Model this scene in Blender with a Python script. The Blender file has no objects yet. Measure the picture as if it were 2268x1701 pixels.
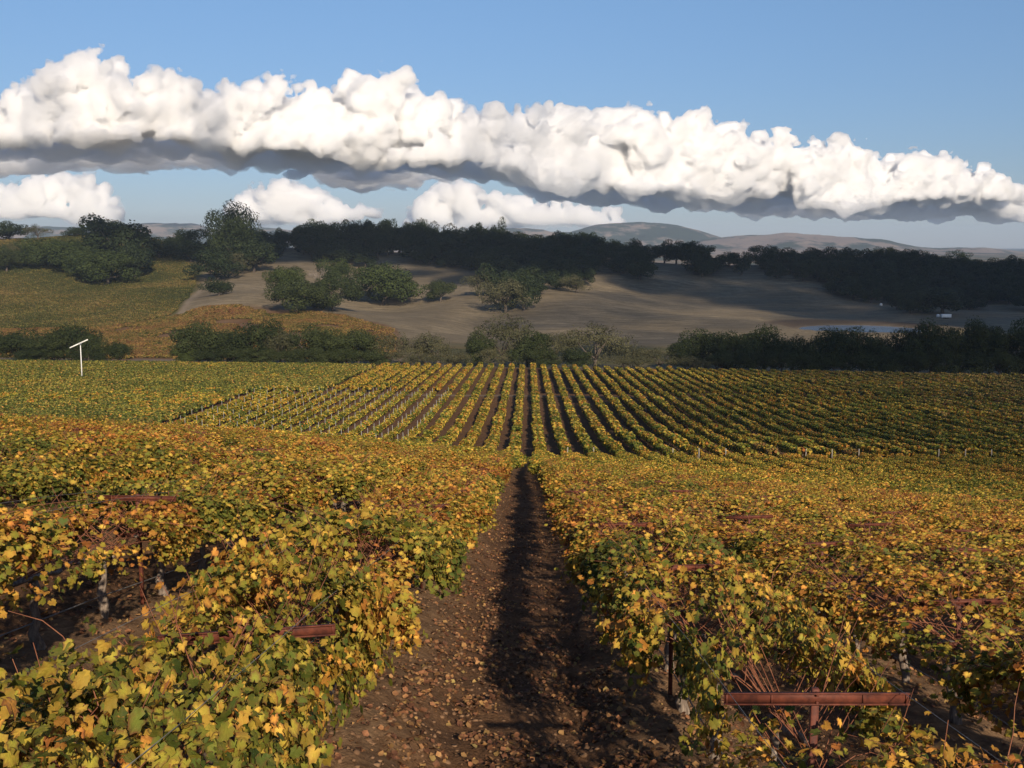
import bpy, math, random
import numpy as np
from mathutils import Vector, Matrix, Euler

random.seed(7); rng = np.random.default_rng(7)
S = bpy.context.scene
COL = S.collection
R = math.radians

# ---------------------------------------------------------------- camera, world, sun, exposure
F = 1098.0
PITCH = math.atan(139 / F); YAW = math.atan(16 / F)
cd = bpy.data.cameras.new('camera'); cam = bpy.data.objects.new('camera', cd); COL.objects.link(cam)
cd.sensor_width = 36; cd.lens = 36 * F / 1024; cd.clip_start = 0.1; cd.clip_end = 120000
cam.location = (0, 0, 0); cam.rotation_euler = (math.pi / 2 - PITCH, 0, YAW)
S.camera = cam
SUN_EL, SUN_AZ = R(25), R(17)            # azimuth: to the right of straight behind the camera
TO_SUN = np.array([math.sin(SUN_AZ) * math.cos(SUN_EL), -math.cos(SUN_AZ) * math.cos(SUN_EL), math.sin(SUN_EL)])
W = bpy.data.worlds.new('World'); S.world = W; W.use_nodes = True
wn = W.node_tree.nodes; wl = W.node_tree.links; wn.clear()
sky = wn.new('ShaderNodeTexSky'); sky.sky_type = 'NISHITA'; sky.sun_disc = False
sky.sun_elevation = SUN_EL; sky.sun_rotation = math.atan2(TO_SUN[0], TO_SUN[1])
sky.altitude = 100; sky.air_density = 1.0; sky.dust_density = 0.2; sky.ozone_density = 5.0
bg = wn.new('ShaderNodeBackground'); bg.inputs['Strength'].default_value = 0.094
# the air near the horizon is thicker and greyer, evenly all round
tcw = wn.new('ShaderNodeTexCoord'); sxw = wn.new('ShaderNodeSeparateXYZ'); wl.new(tcw.outputs['Generated'], sxw.inputs[0])
rw = wn.new('ShaderNodeValToRGB'); wl.new(sxw.outputs[2], rw.inputs[0])
rw.color_ramp.elements[0].position = 0.0; rw.color_ramp.elements[0].color = (.50, .50, .62, 1)
rw.color_ramp.elements[1].position = 0.22; rw.color_ramp.elements[1].color = (.88, .87, .88, 1)
mw = wn.new('ShaderNodeMix'); mw.data_type = 'RGBA'; mw.blend_type = 'MULTIPLY'; mw.inputs[0].default_value = 1
wl.new(sky.outputs[0], mw.inputs[6]); wl.new(rw.outputs[0], mw.inputs[7])
wo = wn.new('ShaderNodeOutputWorld'); wl.new(mw.outputs[2], bg.inputs[0]); wl.new(bg.outputs[0], wo.inputs[0])
sd = bpy.data.lights.new('sun', 'SUN'); sd.energy = 5.0; sd.angle = R(0.53); sd.color = (1.0, 0.85, 0.66)
sun = bpy.data.objects.new('sun', sd); COL.objects.link(sun)
sun.rotation_euler = Vector(TO_SUN).to_track_quat('Z', 'Y').to_euler()
S.view_settings.view_transform = 'Standard'; S.view_settings.look = 'None'
S.view_settings.exposure = 0.30; S.view_settings.gamma = 1.0; S.view_settings.use_curve_mapping = False
S.cycles.max_bounces = 24; S.cycles.diffuse_bounces = 3; S.cycles.glossy_bounces = 2; S.cycles.transmission_bounces = 2
S.cycles.transparent_max_bounces = 32; S.cycles.volume_bounces = 24
S.cycles.use_denoising = True

CAMR = np.array(cam.rotation_euler.to_matrix())
def ray(x, y):
    """direction through a point of the 2212-wide view of the photograph"""
    return CAMR @ np.array([(x / 2.16 - 512) / F, -(y / 2.16 - 384) / F, -1.0])

# ---------------------------------------------------------------- numpy noise
def _hash(ix, iy, iz, seed):
    h = (ix.astype(np.int64) * 374761393 + iy.astype(np.int64) * 668265263 + iz.astype(np.int64) * 2147483647 + seed * 974634777) & 0xffffffff
    h = ((h ^ (h >> 13)) * 1274126177) & 0xffffffff
    h = h ^ (h >> 16)
    return (h & 0xffffff) / float(0xffffff)
def vnoise(p, seed=0):
    """value noise in -1..1 at the rows of p"""
    p = np.asarray(p, float); i = np.floor(p); f = p - i; f = f * f * (3 - 2 * f)
    i = i.astype(np.int64); out = np.zeros(len(p))
    for dx in (0, 1):
        wx = f[:, 0] if dx else 1 - f[:, 0]
        for dy in (0, 1):
            wy = f[:, 1] if dy else 1 - f[:, 1]
            for dz in (0, 1):
                wz = f[:, 2] if dz else 1 - f[:, 2]
                out += wx * wy * wz * _hash(i[:, 0] + dx, i[:, 1] + dy, i[:, 2] + dz, seed)
    return out * 2 - 1
def fbm(p, oct=4, seed=0, gain=.5):
    a, s, t = 1., 1., 0
    for k in range(oct):
        t = t + a * vnoise(np.asarray(p) * s + 17.3 * k, seed + k); a *= gain; s *= 2.03
    return t
def P2(X, Y, s): return np.stack([np.ravel(X) / s, np.ravel(Y) / s, np.zeros(np.size(X))], 1)

# ---------------------------------------------------------------- terrain height
_dk = np.array([-60, 0, 60, 110, 138, 180, 220, 264, 320, 364, 400, 430])
_dv = np.array([-6.8, 3.1, 13.6, 22.7, 27.9, 32.1, 34.3, 36.3, 38.9, 41.0, 44.3, 47.0])
_dy = np.arange(-60, 430, 1.0)
_dd = np.interp(_dy, _dk, _dv); _kern = np.hanning(31); _kern /= _kern.sum()
_dd = np.convolve(np.pad(_dd, 15, mode='reflect', reflect_type='odd'), _kern, 'valid')
def near_h(X, Y):
    D = np.interp(Y, _dy, _dd)
    fade = 1 - np.clip((Y - 90) / 60, 0, 1); fade = fade * fade * (3 - 2 * fade)
    lat = -3.1 * np.tanh(X / 30.) * fade
    far = np.clip((Y - 180) / 120, 0, 1)
    lat = lat - np.where(X > 0, .019, .009) * X * far
    return -D + lat
_cx = [0, 200, 330, 430, 520, 620, 740, 850, 950, 1080, 1200, 1350, 1500, 1700, 1850, 2000, 2212]
_tab = {
 460: [768, 770, 772, 772, 770, 768, 766, 765, 767, 770, 772, 774, 777, 779, 780, 780, 782],
 520: [738, 740, 738, 735, 732, 730, 730, 738, 750, 752, 752, 754, 758, 762, 762, 762, 765],
 580: [714, 712, 705, 700, 700, 702, 706, 718, 732, 736, 734, 740, 745, 748, 742, 744, 750],
 640: [692, 690, 682, 676, 672, 678, 688, 700, 712, 716, 712, 722, 728, 732, 722, 724, 736],
 700: [668, 664, 656, 648, 634, 645, 664, 676, 680, 690, 686, 698, 704, 706, 704, 702, 716],
 780: [636, 632, 625, 622, 616, 622, 642, 652, 652, 655, 648, 664, 676, 684, 684, 684, 692],
 860: [600, 598, 595, 592, 588, 600, 612, 618, 622, 615, 610, 626, 640, 650, 658, 662, 668],
 940: [560, 560, 562, 560, 562, 570, 575, 582, 588, 575, 575, 590, 603, 612, 622, 630, 638],
 1020: [508, 505, 518, 534, 540, 538, 535, 535, 540, 538, 545, 560, 567, 572, 576, 580, 586]}
_gu = np.arange(-1.3, 1.3001, 0.01); _gy = np.arange(400, 2401, 10.0)
_rows = sorted(_tab); _us = []
for x in _cx:
    r_ = ray(x, 680); _us.append(r_[0] / r_[1])
_Z = []
for d in _rows:
    z = []
    for x, y in zip(_cx, _tab[d]):
        r_ = ray(x, y); z.append(r_[2] / r_[1] * d)
    _Z.append(np.interp(_gu, _us, z))
_yk = [400] + _rows + [1130, 1300, 1700, 2400]
_Z = [near_h(_gu * 400, np.full_like(_gu, 400.))] + _Z + [_Z[-1] - 6, _Z[-1] * 0 - 30, _Z[-1] * 0 - 52, _Z[-1] * 0 - 50]
_Z = np.array(_Z)
_G = np.array([np.interp(_gy, _yk, _Z[:, k]) for k in range(len(_gu))])      # [u, y]
def _blur(A, n, ax):
    k = np.hanning(n); k /= k.sum(); h = n // 2
    pad = [(0, 0), (0, 0)]; pad[ax] = (h, h)
    B = np.pad(A, pad, mode='reflect', reflect_type='odd')
    return np.apply_along_axis(lambda v: np.convolve(v, k, 'valid'), ax, B)
_G = _blur(_blur(_G, 9, 1), 9, 0)
POND_Z = -51.6
def H(X, Y):
    X = np.asarray(X, float); Y = np.asarray(Y, float)
    shp = np.broadcast(X, Y).shape; X = np.broadcast_to(X, shp).ravel(); Y = np.broadcast_to(Y, shp).ravel()
    zn = near_h(X, Y)
    u = np.clip(X / np.maximum(Y, 50), -1.29, 1.289); yy = np.clip(Y, 400, 2399)
    fu = (u + 1.3) / .01; iu = np.clip(fu.astype(int), 0, len(_gu) - 2); fu -= iu
    fy = (yy - 400) / 10; iy = np.clip(fy.astype(int), 0, len(_gy) - 2); fy -= iy
    zf = (_G[iu, iy] * (1 - fu) + _G[iu + 1, iy] * fu) * (1 - fy) + (_G[iu, iy + 1] * (1 - fu) + _G[iu + 1, iy + 1] * fu) * fy
    t = np.clip((Y - 392) / 22, 0, 1)
    z = zn * (1 - t) + zf * t
    big = np.clip((Y - 460) / 200, 0, 1)
    z = z + big * (3.6 * fbm(P2(X, Y, 120), 2, 5) + 1.1 * fbm(P2(X, Y, 46), 2, 6) + .35 * fbm(P2(X, Y, 22), 2, 9))
    # rounded pale knoll and the gully to its right
    def bump(cx, cy, rx, ry, h): return h * np.exp(-((X - cx) / rx) ** 2 - ((Y - cy) / ry) ** 2)
    z = z + bump(-165, 668, 60, 38, 5.5) + bump(-90, 640, 50, 40, 2.5) + bump(-28, 660, 16, 60, -3.5) + bump(40, 760, 90, 60, 4)
    # pond basin and its dam
    q = np.sqrt(((X - 205) / 42) ** 2 + ((Y - 676) / 44) ** 2)
    z = np.where(q < 1.6, z * np.clip((q - 1.0) / .6, 0, 1) + (POND_Z - 1.2 + 1.9 * np.clip(q, 0, 1.2) ** 4) * (1 - np.clip((q - 1.0) / .6, 0, 1)), z)
    return z.reshape(shp) if shp else float(z[0])
def h1(x, y): return float(H(np.array([x]), np.array([y]))[0])
_ty = np.concatenate([np.arange(3, 60, .5), np.arange(60, 420, 2.), np.arange(420, 1030, 3.)])
def ground_at(x, y, dmin=3.):
    """first ground point behind a picture point, from dmin on"""
    r_ = ray(x, y); r_ = r_ / r_[1]
    t = _ty[_ty >= dmin]; z = H(r_[0] * t, t); k = np.nonzero(r_[2] * t <= z)[0]
    d = t[k[0]] if len(k) else 1020.
    return r_[0] * d, d, h1(r_[0] * d, d)

# ---------------------------------------------------------------- mesh helpers
def mesh_np(name, V, T, mats=(), cols=None, smooth=False, mat_idx=None):
    V = np.ascontiguousarray(V, dtype=np.float32); T = np.ascontiguousarray(T, dtype=np.int32)
    k = T.shape[1]; me = bpy.data.meshes.new(name)
    me.vertices.add(len(V)); me.vertices.foreach_set('co', V.ravel())
    me.loops.add(T.size); me.loops.foreach_set('vertex_index', T.ravel())
    me.polygons.add(len(T)); me.polygons.foreach_set('loop_start', np.arange(0, T.size, k, dtype=np.int32))
    me.polygons.foreach_set('loop_total', np.full(len(T), k, dtype=np.int32))
    if smooth: me.polygons.foreach_set('use_smooth', np.ones(len(T), dtype=bool))
    if mat_idx is not None: me.polygons.foreach_set('material_index', np.asarray(mat_idx, dtype=np.int32))
    for m in mats: me.materials.append(m)
    if cols is not None:
        for nm, c in cols.items():
            a = me.color_attributes.new(nm, 'FLOAT_COLOR', 'POINT'); a.data.foreach_set('color', np.ascontiguousarray(c, dtype=np.float32).ravel())
    me.update(calc_edges=True)
    return me
class Geo:
    """collects tubes and boxes into one triangle list"""
    def __init__(s): s.V = []; s.T = []; s.M = []; s.n = 0
    def add(s, V, T, m=0):
        V = np.asarray(V, float); T = np.asarray(T, int); s.V.append(V); s.T.append(T + s.n); s.M.append(np.full(len(T), m)); s.n += len(V)
    def box(s, c, sz, m=0, rot=None, bev=0.0):
        c = np.array(c, float); h = np.array(sz, float) / 2
        if bev <= 0:
            V = np.array([[x, y, z] for x in (-1, 1) for y in (-1, 1) for z in (-1, 1)], float) * h
            T = [[0, 1, 3], [0, 3, 2], [4, 6, 7], [4, 7, 5], [0, 4, 5], [0, 5, 1], [2, 3, 7], [2, 7, 6], [0, 2, 6], [0, 6, 4], [1, 5, 7], [1, 7, 3]]
        else:
            import bmesh
            bm = bmesh.new(); bmesh.ops.create_cube(bm, size=1)
            for v in bm.verts: v.co = Vector(np.array(v.co) * h * 2)
            bmesh.ops.bevel(bm, geom=bm.edges[:], offset=bev, segments=1, affect='EDGES')
            bmesh.ops.triangulate(bm, faces=bm.faces[:]); bm.verts.index_update()
            V = np.array([v.co[:] for v in bm.verts]); T = [[v.index for v in f.verts] for f in bm.faces]; bm.free()
        if rot is not None: V = V @ np.array(Euler(rot).to_matrix()).T
        s.add(V + c, T, m)
    def tube(s, pts, rad, n=6, m=0, cap=True):
        pts = np.asarray(pts, float); k = len(pts); rad = np.broadcast_to(rad, (k,))
        tan = np.gradient(pts, axis=0); tan /= np.linalg.norm(tan, axis=1)[:, None] + 1e-9
        ref = np.array([0, 0, 1.]) if abs(tan[0][2]) < .8 else np.array([1., 0, 0])
        V = []
        for i in range(k):
            a = np.cross(tan[i], ref); a /= np.linalg.norm(a) + 1e-9; b = np.cross(tan[i], a)
            for j in range(n):
                t = 2 * math.pi * j / n; V.append(pts[i] + rad[i] * (math.cos(t) * a + math.sin(t) * b))
        T = []
        for i in range(k - 1):
            for j in range(n):
                p, q = i * n + j, i * n + (j + 1) % n; T += [[p, q, q + n], [p, q + n, p + n]]
        if cap:
            V += [pts[0], pts[-1]]
            for j in range(n): T += [[k * n, (j + 1) % n, j], [k * n + 1, (k - 1) * n + j, (k - 1) * n + (j + 1) % n]]
        s.add(V, T, m)
    def mesh(s, name, mats, smooth=False):
        return mesh_np(name, np.concatenate(s.V), np.concatenate(s.T), mats, smooth=smooth, mat_idx=np.concatenate(s.M))
def obj(name, me, parent=None, loc=None, rot=None, scale=None):
    o = bpy.data.objects.new(name, me); COL.objects.link(o)
    if parent is not None: o.parent = parent
    if loc is not None: o.location = loc
    if rot is not None: o.rotation_euler = rot
    if scale is not None: o.scale = scale
    return o
def tag(o, label=None, cat=None, group=None, kind=None):
    if label: o['label'] = label
    if cat: o['category'] = cat
    if group: o['group'] = group
    if kind: o['kind'] = kind
    return o

# ---------------------------------------------------------------- material helpers
def mat(name):
    m = bpy.data.materials.new(name); m.use_nodes = True; n = m.node_tree.nodes; n.clear()
    return m, n, m.node_tree.links
def ramp(n, stops, interp='LINEAR'):
    r = n.new('ShaderNodeValToRGB'); cr = r.color_ramp; cr.interpolation = interp
    while len(cr.elements) < len(stops): cr.elements.new(.5)
    for e, (p, c) in zip(cr.elements, stops): e.position = p; e.color = (*c, 1)
    return r
def noise(n, l, vec, scale, det=4, rough=.55):
    t = n.new('ShaderNodeTexNoise'); t.inputs['Scale'].default_value = scale; t.inputs['Detail'].default_value = det
    t.inputs['Roughness'].default_value = rough
    if vec is not None: l.new(vec, t.inputs['Vector'])
    return t.outputs['Fac']
def math_(n, l, op, a, b, c=None, clamp=False):
    m = n.new('ShaderNodeMath'); m.operation = op; m.use_clamp = clamp
    for i, v in enumerate((a, b, c)):
        if v is None: continue
        if isinstance(v, (int, float)): m.inputs[i].default_value = v
        else: l.new(v, m.inputs[i])
    return m.outputs[0]
def mix(n, l, fac, a, b, mode='MIX'):
    m = n.new('ShaderNodeMix'); m.data_type = 'RGBA'; m.blend_type = mode
    for i, v in ((0, fac), (6, a), (7, b)):
        if isinstance(v, (int, float)): m.inputs[i].default_value = v
        elif isinstance(v, tuple): m.inputs[i].default_value = (*v, 1)
        else: l.new(v, m.inputs[i])
    return m.outputs[2]
def principled(n, l, col, rough=.8, spec=.3, bump=None, bstr=.3, bdist=.02):
    p = n.new('ShaderNodeBsdfPrincipled'); p.inputs['Roughness'].default_value = rough
    p.inputs['Specular IOR Level'].default_value = spec
    if isinstance(col, tuple): p.inputs['Base Color'].default_value = (*col, 1)
    else: l.new(col, p.inputs['Base Color'])
    if bump is not None:
        b = n.new('ShaderNodeBump'); b.inputs['Strength'].default_value = bstr; b.inputs['Distance'].default_value = bdist
        l.new(bump, b.inputs['Height']); l.new(b.outputs[0], p.inputs['Normal'])
    return p
def out(n, l, sh):
    o = n.new('ShaderNodeOutputMaterial'); l.new(sh, o.inputs['Surface']); return o

AUTUMN = [(0, (.080, .115, .022)), (.18, (.16, .18, .028)), (.38, (.34, .29, .038)), (.57, (.60, .38, .060)),
          (.70, (.60, .29, .050)), (.86, (.42, .15, .034)), (1., (.17, .060, .024))]
def leaf_material(name, shift=0.0, amp=.5, trans=.22, sat=1.0, dark=1.0, wscale=.09):
    m, n, l = mat(name)
    at = n.new('ShaderNodeAttribute'); at.attribute_name = 'tint'
    sp = n.new('ShaderNodeSeparateColor'); l.new(at.outputs['Color'], sp.inputs[0])
    g = n.new('ShaderNodeNewGeometry')
    w = noise(n, l, g.outputs['Position'], wscale, 3)
    w2 = noise(n, l, g.outputs['Position'], 28, 3)
    t = math_(n, l, 'MULTIPLY_ADD', math_(n, l, 'SUBTRACT', w, .5), amp * 1.6, sp.outputs[0])
    t = math_(n, l, 'MULTIPLY_ADD', math_(n, l, 'SUBTRACT', w2, .5), .30, t)
    t = math_(n, l, 'ADD', t, shift, clamp=True)
    r = ramp(n, [(p, tuple(min(1, c * dark) for c in cc)) for p, cc in AUTUMN]); l.new(t, r.inputs[0])
    hsv = n.new('ShaderNodeHueSaturation'); hsv.inputs['Saturation'].default_value = sat
    l.new(math_(n, l, 'MULTIPLY_ADD', sp.outputs[1], .95, .42), hsv.inputs['Value']); l.new(r.outputs[0], hsv.inputs['Color'])
    rimf = math_(n, l, 'MULTIPLY', math_(n, l, 'POWER', sp.outputs[2], 2.2), math_(n, l, 'MULTIPLY_ADD', w2, 3.2, math_(n, l, 'MULTIPLY_ADD', sp.outputs[1], 1.2, -1.75), clamp=True))
    colr = mix(n, l, rimf, hsv.outputs[0], (.16, .065, .028))
    w3 = noise(n, l, g.outputs['Position'], 90, 2)
    p = principled(n, l, colr, .6, .12, w3, .35, .01)
    tr = n.new('ShaderNodeBsdfTranslucent'); l.new(colr, tr.inputs[0])
    mx = n.new('ShaderNodeMixShader'); mx.inputs[0].default_value = trans
    l.new(p.outputs[0], mx.inputs[1]); l.new(tr.outputs[0], mx.inputs[2]); out(n, l, mx.outputs[0])
    return m
M_LEAF = leaf_material('vine_leaf', sat=1.0, dark=1.06)
M_LEAF_MID = leaf_material('vine_leaf_field', shift=-.05, amp=.45, sat=1.0, dark=1.04, wscale=.06)
M_LEAF_GREEN = leaf_material('vine_leaf_greenish', shift=-.10, amp=.40, sat=.92, dark=.72, wscale=.05)
M_LEAF_RUST = leaf_material('vine_leaf_rusty', shift=.04, amp=.8, sat=.88, dark=.52, wscale=.03)

def simple_mat(name, c1, c2, scale, rough=.85, spec=.2, bstr=.4, bdist=.01, stretch=None, obj_space=True):
    m, n, l = mat(name)
    tc = n.new('ShaderNodeTexCoord'); v = tc.outputs['Object']
    if stretch:
        mp = n.new('ShaderNodeMapping'); mp.inputs['Scale'].default_value = stretch; l.new(v, mp.inputs[0]); v = mp.outputs[0]
    f = noise(n, l, v, scale, 6, .65)
    r = ramp(n, [(.32, c1), (.68, c2)]); l.new(f, r.inputs[0])
    p = principled(n, l, r.outputs[0], rough, spec, f, bstr, bdist); out(n, l, p.outputs[0]); return m
M_BARK = simple_mat('vine_bark', (.07, .05, .038), (.30, .24, .19), 30, bstr=.9, bdist=.012, stretch=(1, 1, .18))
M_CANE = simple_mat('vine_cane', (.14, .045, .025), (.30, .13, .07), 12)
M_RUST = simple_mat('rusty_steel', (.040, .012, .009), (.17, .046, .024), 14, rough=.7, spec=.35, bstr=.3, bdist=.003)
M_GREYSTEEL = simple_mat('galvanised_stake', (.25, .25, .23), (.50, .49, .45), 8, rough=.5)
M_WHITE = simple_mat('white_paint', (.62, .61, .58), (.82, .81, .78), 3, rough=.5, spec=.4)
M_WOODPOST = simple_mat('weathered_wood', (.14, .12, .10), (.42, .38, .33), 14, stretch=(1, 1, .12))
M_WIRE = simple_mat('trellis_wire', (.12, .11, .10), (.25, .24, .22), 4, rough=.5)
M_TRUNK = simple_mat('oak_bark', (.05, .04, .03), (.14, .11, .09), 3, bstr=.7, bdist=.05)
M_DEADWOOD = simple_mat('bare_branches', (.16, .13, .11), (.34, .29, .25), 3)

def tree_leaf_mat(name, c1, c2, trans=.12):
    m, n, l = mat(name)
    at = n.new('ShaderNodeAttribute'); at.attribute_name = 'tint'
    sp = n.new('ShaderNodeSeparateColor'); l.new(at.outputs['Color'], sp.inputs[0])
    oi = n.new('ShaderNodeObjectInfo')
    t = math_(n, l, 'MULTIPLY_ADD', math_(n, l, 'SUBTRACT', oi.outputs['Random'], .5), .5, sp.outputs[0], clamp=True)
    r = ramp(n, [(0, c1), (1, c2)]); l.new(t, r.inputs[0])
    p = principled(n, l, r.outputs[0], .7, .12)
    tr = n.new('ShaderNodeBsdfTranslucent'); l.new(r.outputs[0], tr.inputs[0])
    mx = n.new('ShaderNodeMixShader'); mx.inputs[0].default_value = trans
    l.new(p.outputs[0], mx.inputs[1]); l.new(tr.outputs[0], mx.inputs[2]); out(n, l, mx.outputs[0]); return m
M_OAK = tree_leaf_mat('oak_leaves', (.012, .020, .008), (.034, .047, .017))  # dark leaf tone that also deepens the ridge shade
M_LITOAK = tree_leaf_mat('sunlit_oak_leaves', (.019, .030, .009), (.062, .080, .022))  # lighter copy of the oak leaves: sunlight put into the colour
M_CREEK = tree_leaf_mat('creek_oak_leaves', (.017, .026, .009), (.052, .064, .021))
M_OLIVE = tree_leaf_mat('olive_brown_leaves', (.042, .045, .022), (.105, .098, .048))

# ---------------------------------------------------------------- ground
def aisle_relief(X, Y):
    """berms under the rows, wheel ruts and clods in the near block"""
    m = np.clip((140 - Y) / 10, 0, 1)
    xr = np.where(X > -.1, (X - 1.65) / 3.45, (X + 1.85) / 3.45); xr = xr - np.round(xr)
    fade = np.clip((60 - Y) / 30, 0, 1)
    z = .27 * np.exp(-(np.abs(xr) * 3.45 / .78) ** 3) * m - .06 * m
    z -= .05 * np.exp(-((np.abs(xr * 3.45) - 1.05) / .16) ** 2) * m
    z += fade * (.060 * fbm(P2(X, Y, .55), 3, 31) + .030 * fbm(P2(X, Y, .17), 2, 37))
    return z
_ncol = 430
_uu = np.concatenate([np.linspace(-1.6, -.60, 28, endpoint=False), np.linspace(-.60, -.16, 120, endpoint=False), np.linspace(-.16, .16, 150, endpoint=False), np.linspace(.16, .6, 120, endpoint=False), np.linspace(.6, 1.6, 29)])
_ys = [-28.]
while _ys[-1] < 15500:
    y = _ys[-1]
    _ys.append(y + (1.5 if y < 1 else .14 if y < 11 else max(.14, .0125 * y) if y < 1100 else .03 * y))
_ys = np.array(_ys)
UU, YY = np.meshgrid(_uu, _ys)
OFF = 12.0
XX = UU * (YY + OFF * np.exp(-np.maximum(YY, 0) / 30.) + np.where(YY < 0, -YY, 0) + 2)
ZZ = H(XX, YY) + aisle_relief(XX.ravel(), YY.ravel()).reshape(XX.shape)
nr, nc = XX.shape
V = np.stack([XX.ravel(), YY.ravel(), ZZ.ravel()], 1)
ii = np.arange(nr * nc).reshape(nr, nc)
Q = np.stack([ii[:-1, :-1], ii[:-1, 1:], ii[1:, 1:], ii[1:, :-1]], -1).reshape(-1, 4)
# albedo classes painted as regions of the land: R soil, G green vineyard floor, B rust vineyard floor, A dirt road
u = V[:, 0] / np.maximum(V[:, 1], 20); y = V[:, 1]
def pxy(u_): return (u_ * F + 528) * 2.16          # approximate picture column of a bearing
wob = fbm(P2(V[:, 0], V[:, 1], 40), 3, 77)
px = pxy(u) + 12 * wob; yw = y + 8 * wob
def sstep(a, b, x): t = np.clip((x - a) / (b - a), 0, 1); return t * t * (3 - 2 * t)
soil = 1 - sstep(372, 388, y)
rust_top = np.interp(px, [0, 200, 430, 600, 740, 850, 900], [592, 598, 636, 636, 628, 580, 470])
rustm = sstep(425, 440, yw) * (1 - sstep(-4, 4, yw - rust_top)) * (1 - sstep(850, 880, px))
green_r = np.interp(y, [600, 640, 700, 800, 900, 1020, 1100], [330, 385, 410, 430, 432, 345, 340])
greenm = sstep(-4, 4, yw - rust_top) * (1 - sstep(-8, 8, px - green_r))
greenm2 = sstep(408, 430, y) * (1 - sstep(500, 560, yw)) * sstep(880, 940, px) * (1 - sstep(1500, 1750, px)) * .9
greenm3 = sstep(560, 600, y) * (1 - sstep(640, 680, yw)) * sstep(2030, 2110, px)
greenm = np.maximum(np.maximum(greenm, greenm2), greenm3)
road_x = np.interp(y, [600, 640, 700, 780, 860], [372, 385, 412, 436, 446])
road = np.exp(-((pxy(u) - road_x - 6 * np.sin(y * .05)) / 7.) ** 2) * sstep(612, 640, y) * (1 - sstep(800, 830, y))
road = np.maximum(road, (1 - sstep(0, 2.5, np.abs(y - 264.5 - .02 * V[:, 0]))) * sstep(-60, -40, V[:, 0]) * (1 - sstep(60, 110, V[:, 0])) * .8)
road = np.maximum(road, .45 * (1 - sstep(0, 2.5, np.abs(y - 139.5))) * sstep(-14, -8, V[:, 0]) * (1 - sstep(14, 30, V[:, 0])))
road = np.maximum(road, .7 * (1 - sstep(2, 8, np.abs(y - 432))) * sstep(270, 300, px) * (1 - sstep(360, 400, px)))
q_ = np.sqrt(((V[:, 0] - 205) / 42) ** 2 + ((V[:, 1] - 676) / 44) ** 2)
mud = sstep(.8, 1.0, q_) * (1 - sstep(1.25, 1.5, q_)) * sstep(672, 690, V[:, 1])
_xr = np.where(V[:, 0] > -.1, (V[:, 0] - 1.65) / 3.45, (V[:, 0] + 1.85) / 3.45); _xr = (_xr - np.round(_xr)) * 3.45
berm = np.exp(-(np.abs(_xr) / .72) ** 4) * (1 - sstep(130, 140, y)) * np.clip(.85 + .5 * fbm(P2(V[:, 0], V[:, 1], .9), 2, 78), 0, 1)
me = mesh_np('ground', V, Q, smooth=True, cols={
    'land': np.stack([soil, greenm, rustm, road], 1), 'bank': np.stack([mud, berm, berm, np.ones_like(mud)], 1)})
m, n, l = mat('ground')
at = n.new('ShaderNodeAttribute'); at.attribute_name = 'land'; sp = n.new('ShaderNodeSeparateColor'); l.new(at.outputs['Color'], sp.inputs[0])
ab = n.new('ShaderNodeAttribute'); ab.attribute_name = 'bank'
g = n.new('ShaderNodeNewGeometry'); Pn = g.outputs['Position']
def grd(scale, stops, det=5, rough=.6, vec=None):
    r = ramp(n, stops); l.new(noise(n, l, vec or Pn, scale, det, rough), r.inputs[0]); return r.outputs[0]
soilc = mix(n, l, grd(1.1, [(.35, (0, 0, 0)), (.7, (1, 1, 1))]), (.052, .028, .015), (.14, .074, .038))
soilc = mix(n, l, grd(22, [(.40, (0, 0, 0)), (.75, (1, 1, 1))], 6, .7), soilc, (.21, .115, .060))
st = n.new('ShaderNodeMapping'); st.inputs['Scale'].default_value = (1, 3.2, 3.2); l.new(Pn, st.inputs[0])
tanc = mix(n, l, grd(.011, [(.38, (0, 0, 0)), (.64, (1, 1, 1))]), (.190, .146, .090), (.315, .248, .158))
tanc = mix(n, l, grd(.06, [(.35, (0, 0, 0)), (.70, (1, 1, 1))], 8, .7, st.outputs[0]), tanc, (.120, .098, .066))
st2 = n.new('ShaderNodeMapping'); st2.inputs['Scale'].default_value = (.25, 2.6, 2.6); l.new(Pn, st2.inputs[0])
tanc = mix(n, l, grd(.16, [(.50, (0, 0, 0)), (.66, (1, 1, 1))], 6, .75, st2.outputs[0]), tanc, (.085, .068, .044))
tanc = mix(n, l, grd(.22, [(.50, (0, 0, 0)), (.80, (1, 1, 1))], 5, .7, st.outputs[0]), tanc, (.085, .072, .044))
tanc = mix(n, l, grd(.55, [(.52, (0, 0, 0)), (.85, (1, 1, 1))], 6, .7), tanc, (.07, .06, .035))
grnc = mix(n, l, grd(.022, [(.36, (0, 0, 0)), (.66, (1, 1, 1))], 6, .6, st.outputs[0]), (.050, .058, .020), (.130, .095, .034))
rusc = mix(n, l, grd(.03, [(.38, (0, 0, 0)), (.66, (1, 1, 1))], 6), (.12, .065, .032), (.19, .12, .07))
c = mix(n, l, sp.outputs[1], tanc, grnc); c = mix(n, l, sp.outputs[2], c, rusc); c = mix(n, l, sp.outputs[0], c, soilc)
c = mix(n, l, at.outputs['Alpha'], c, (.21, .165, .115)); sb = n.new('ShaderNodeSeparateColor'); l.new(ab.outputs['Color'], sb.inputs[0]); c = mix(n, l, sb.outputs[1], c, mix(n, l, grd(5, [(.38, (0, 0, 0)), (.66, (1, 1, 1))], 6, .7), (.13, .075, .040), (.28, .175, .095))); c = mix(n, l, sb.outputs[0], c, (.075, .055, .038))
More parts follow.
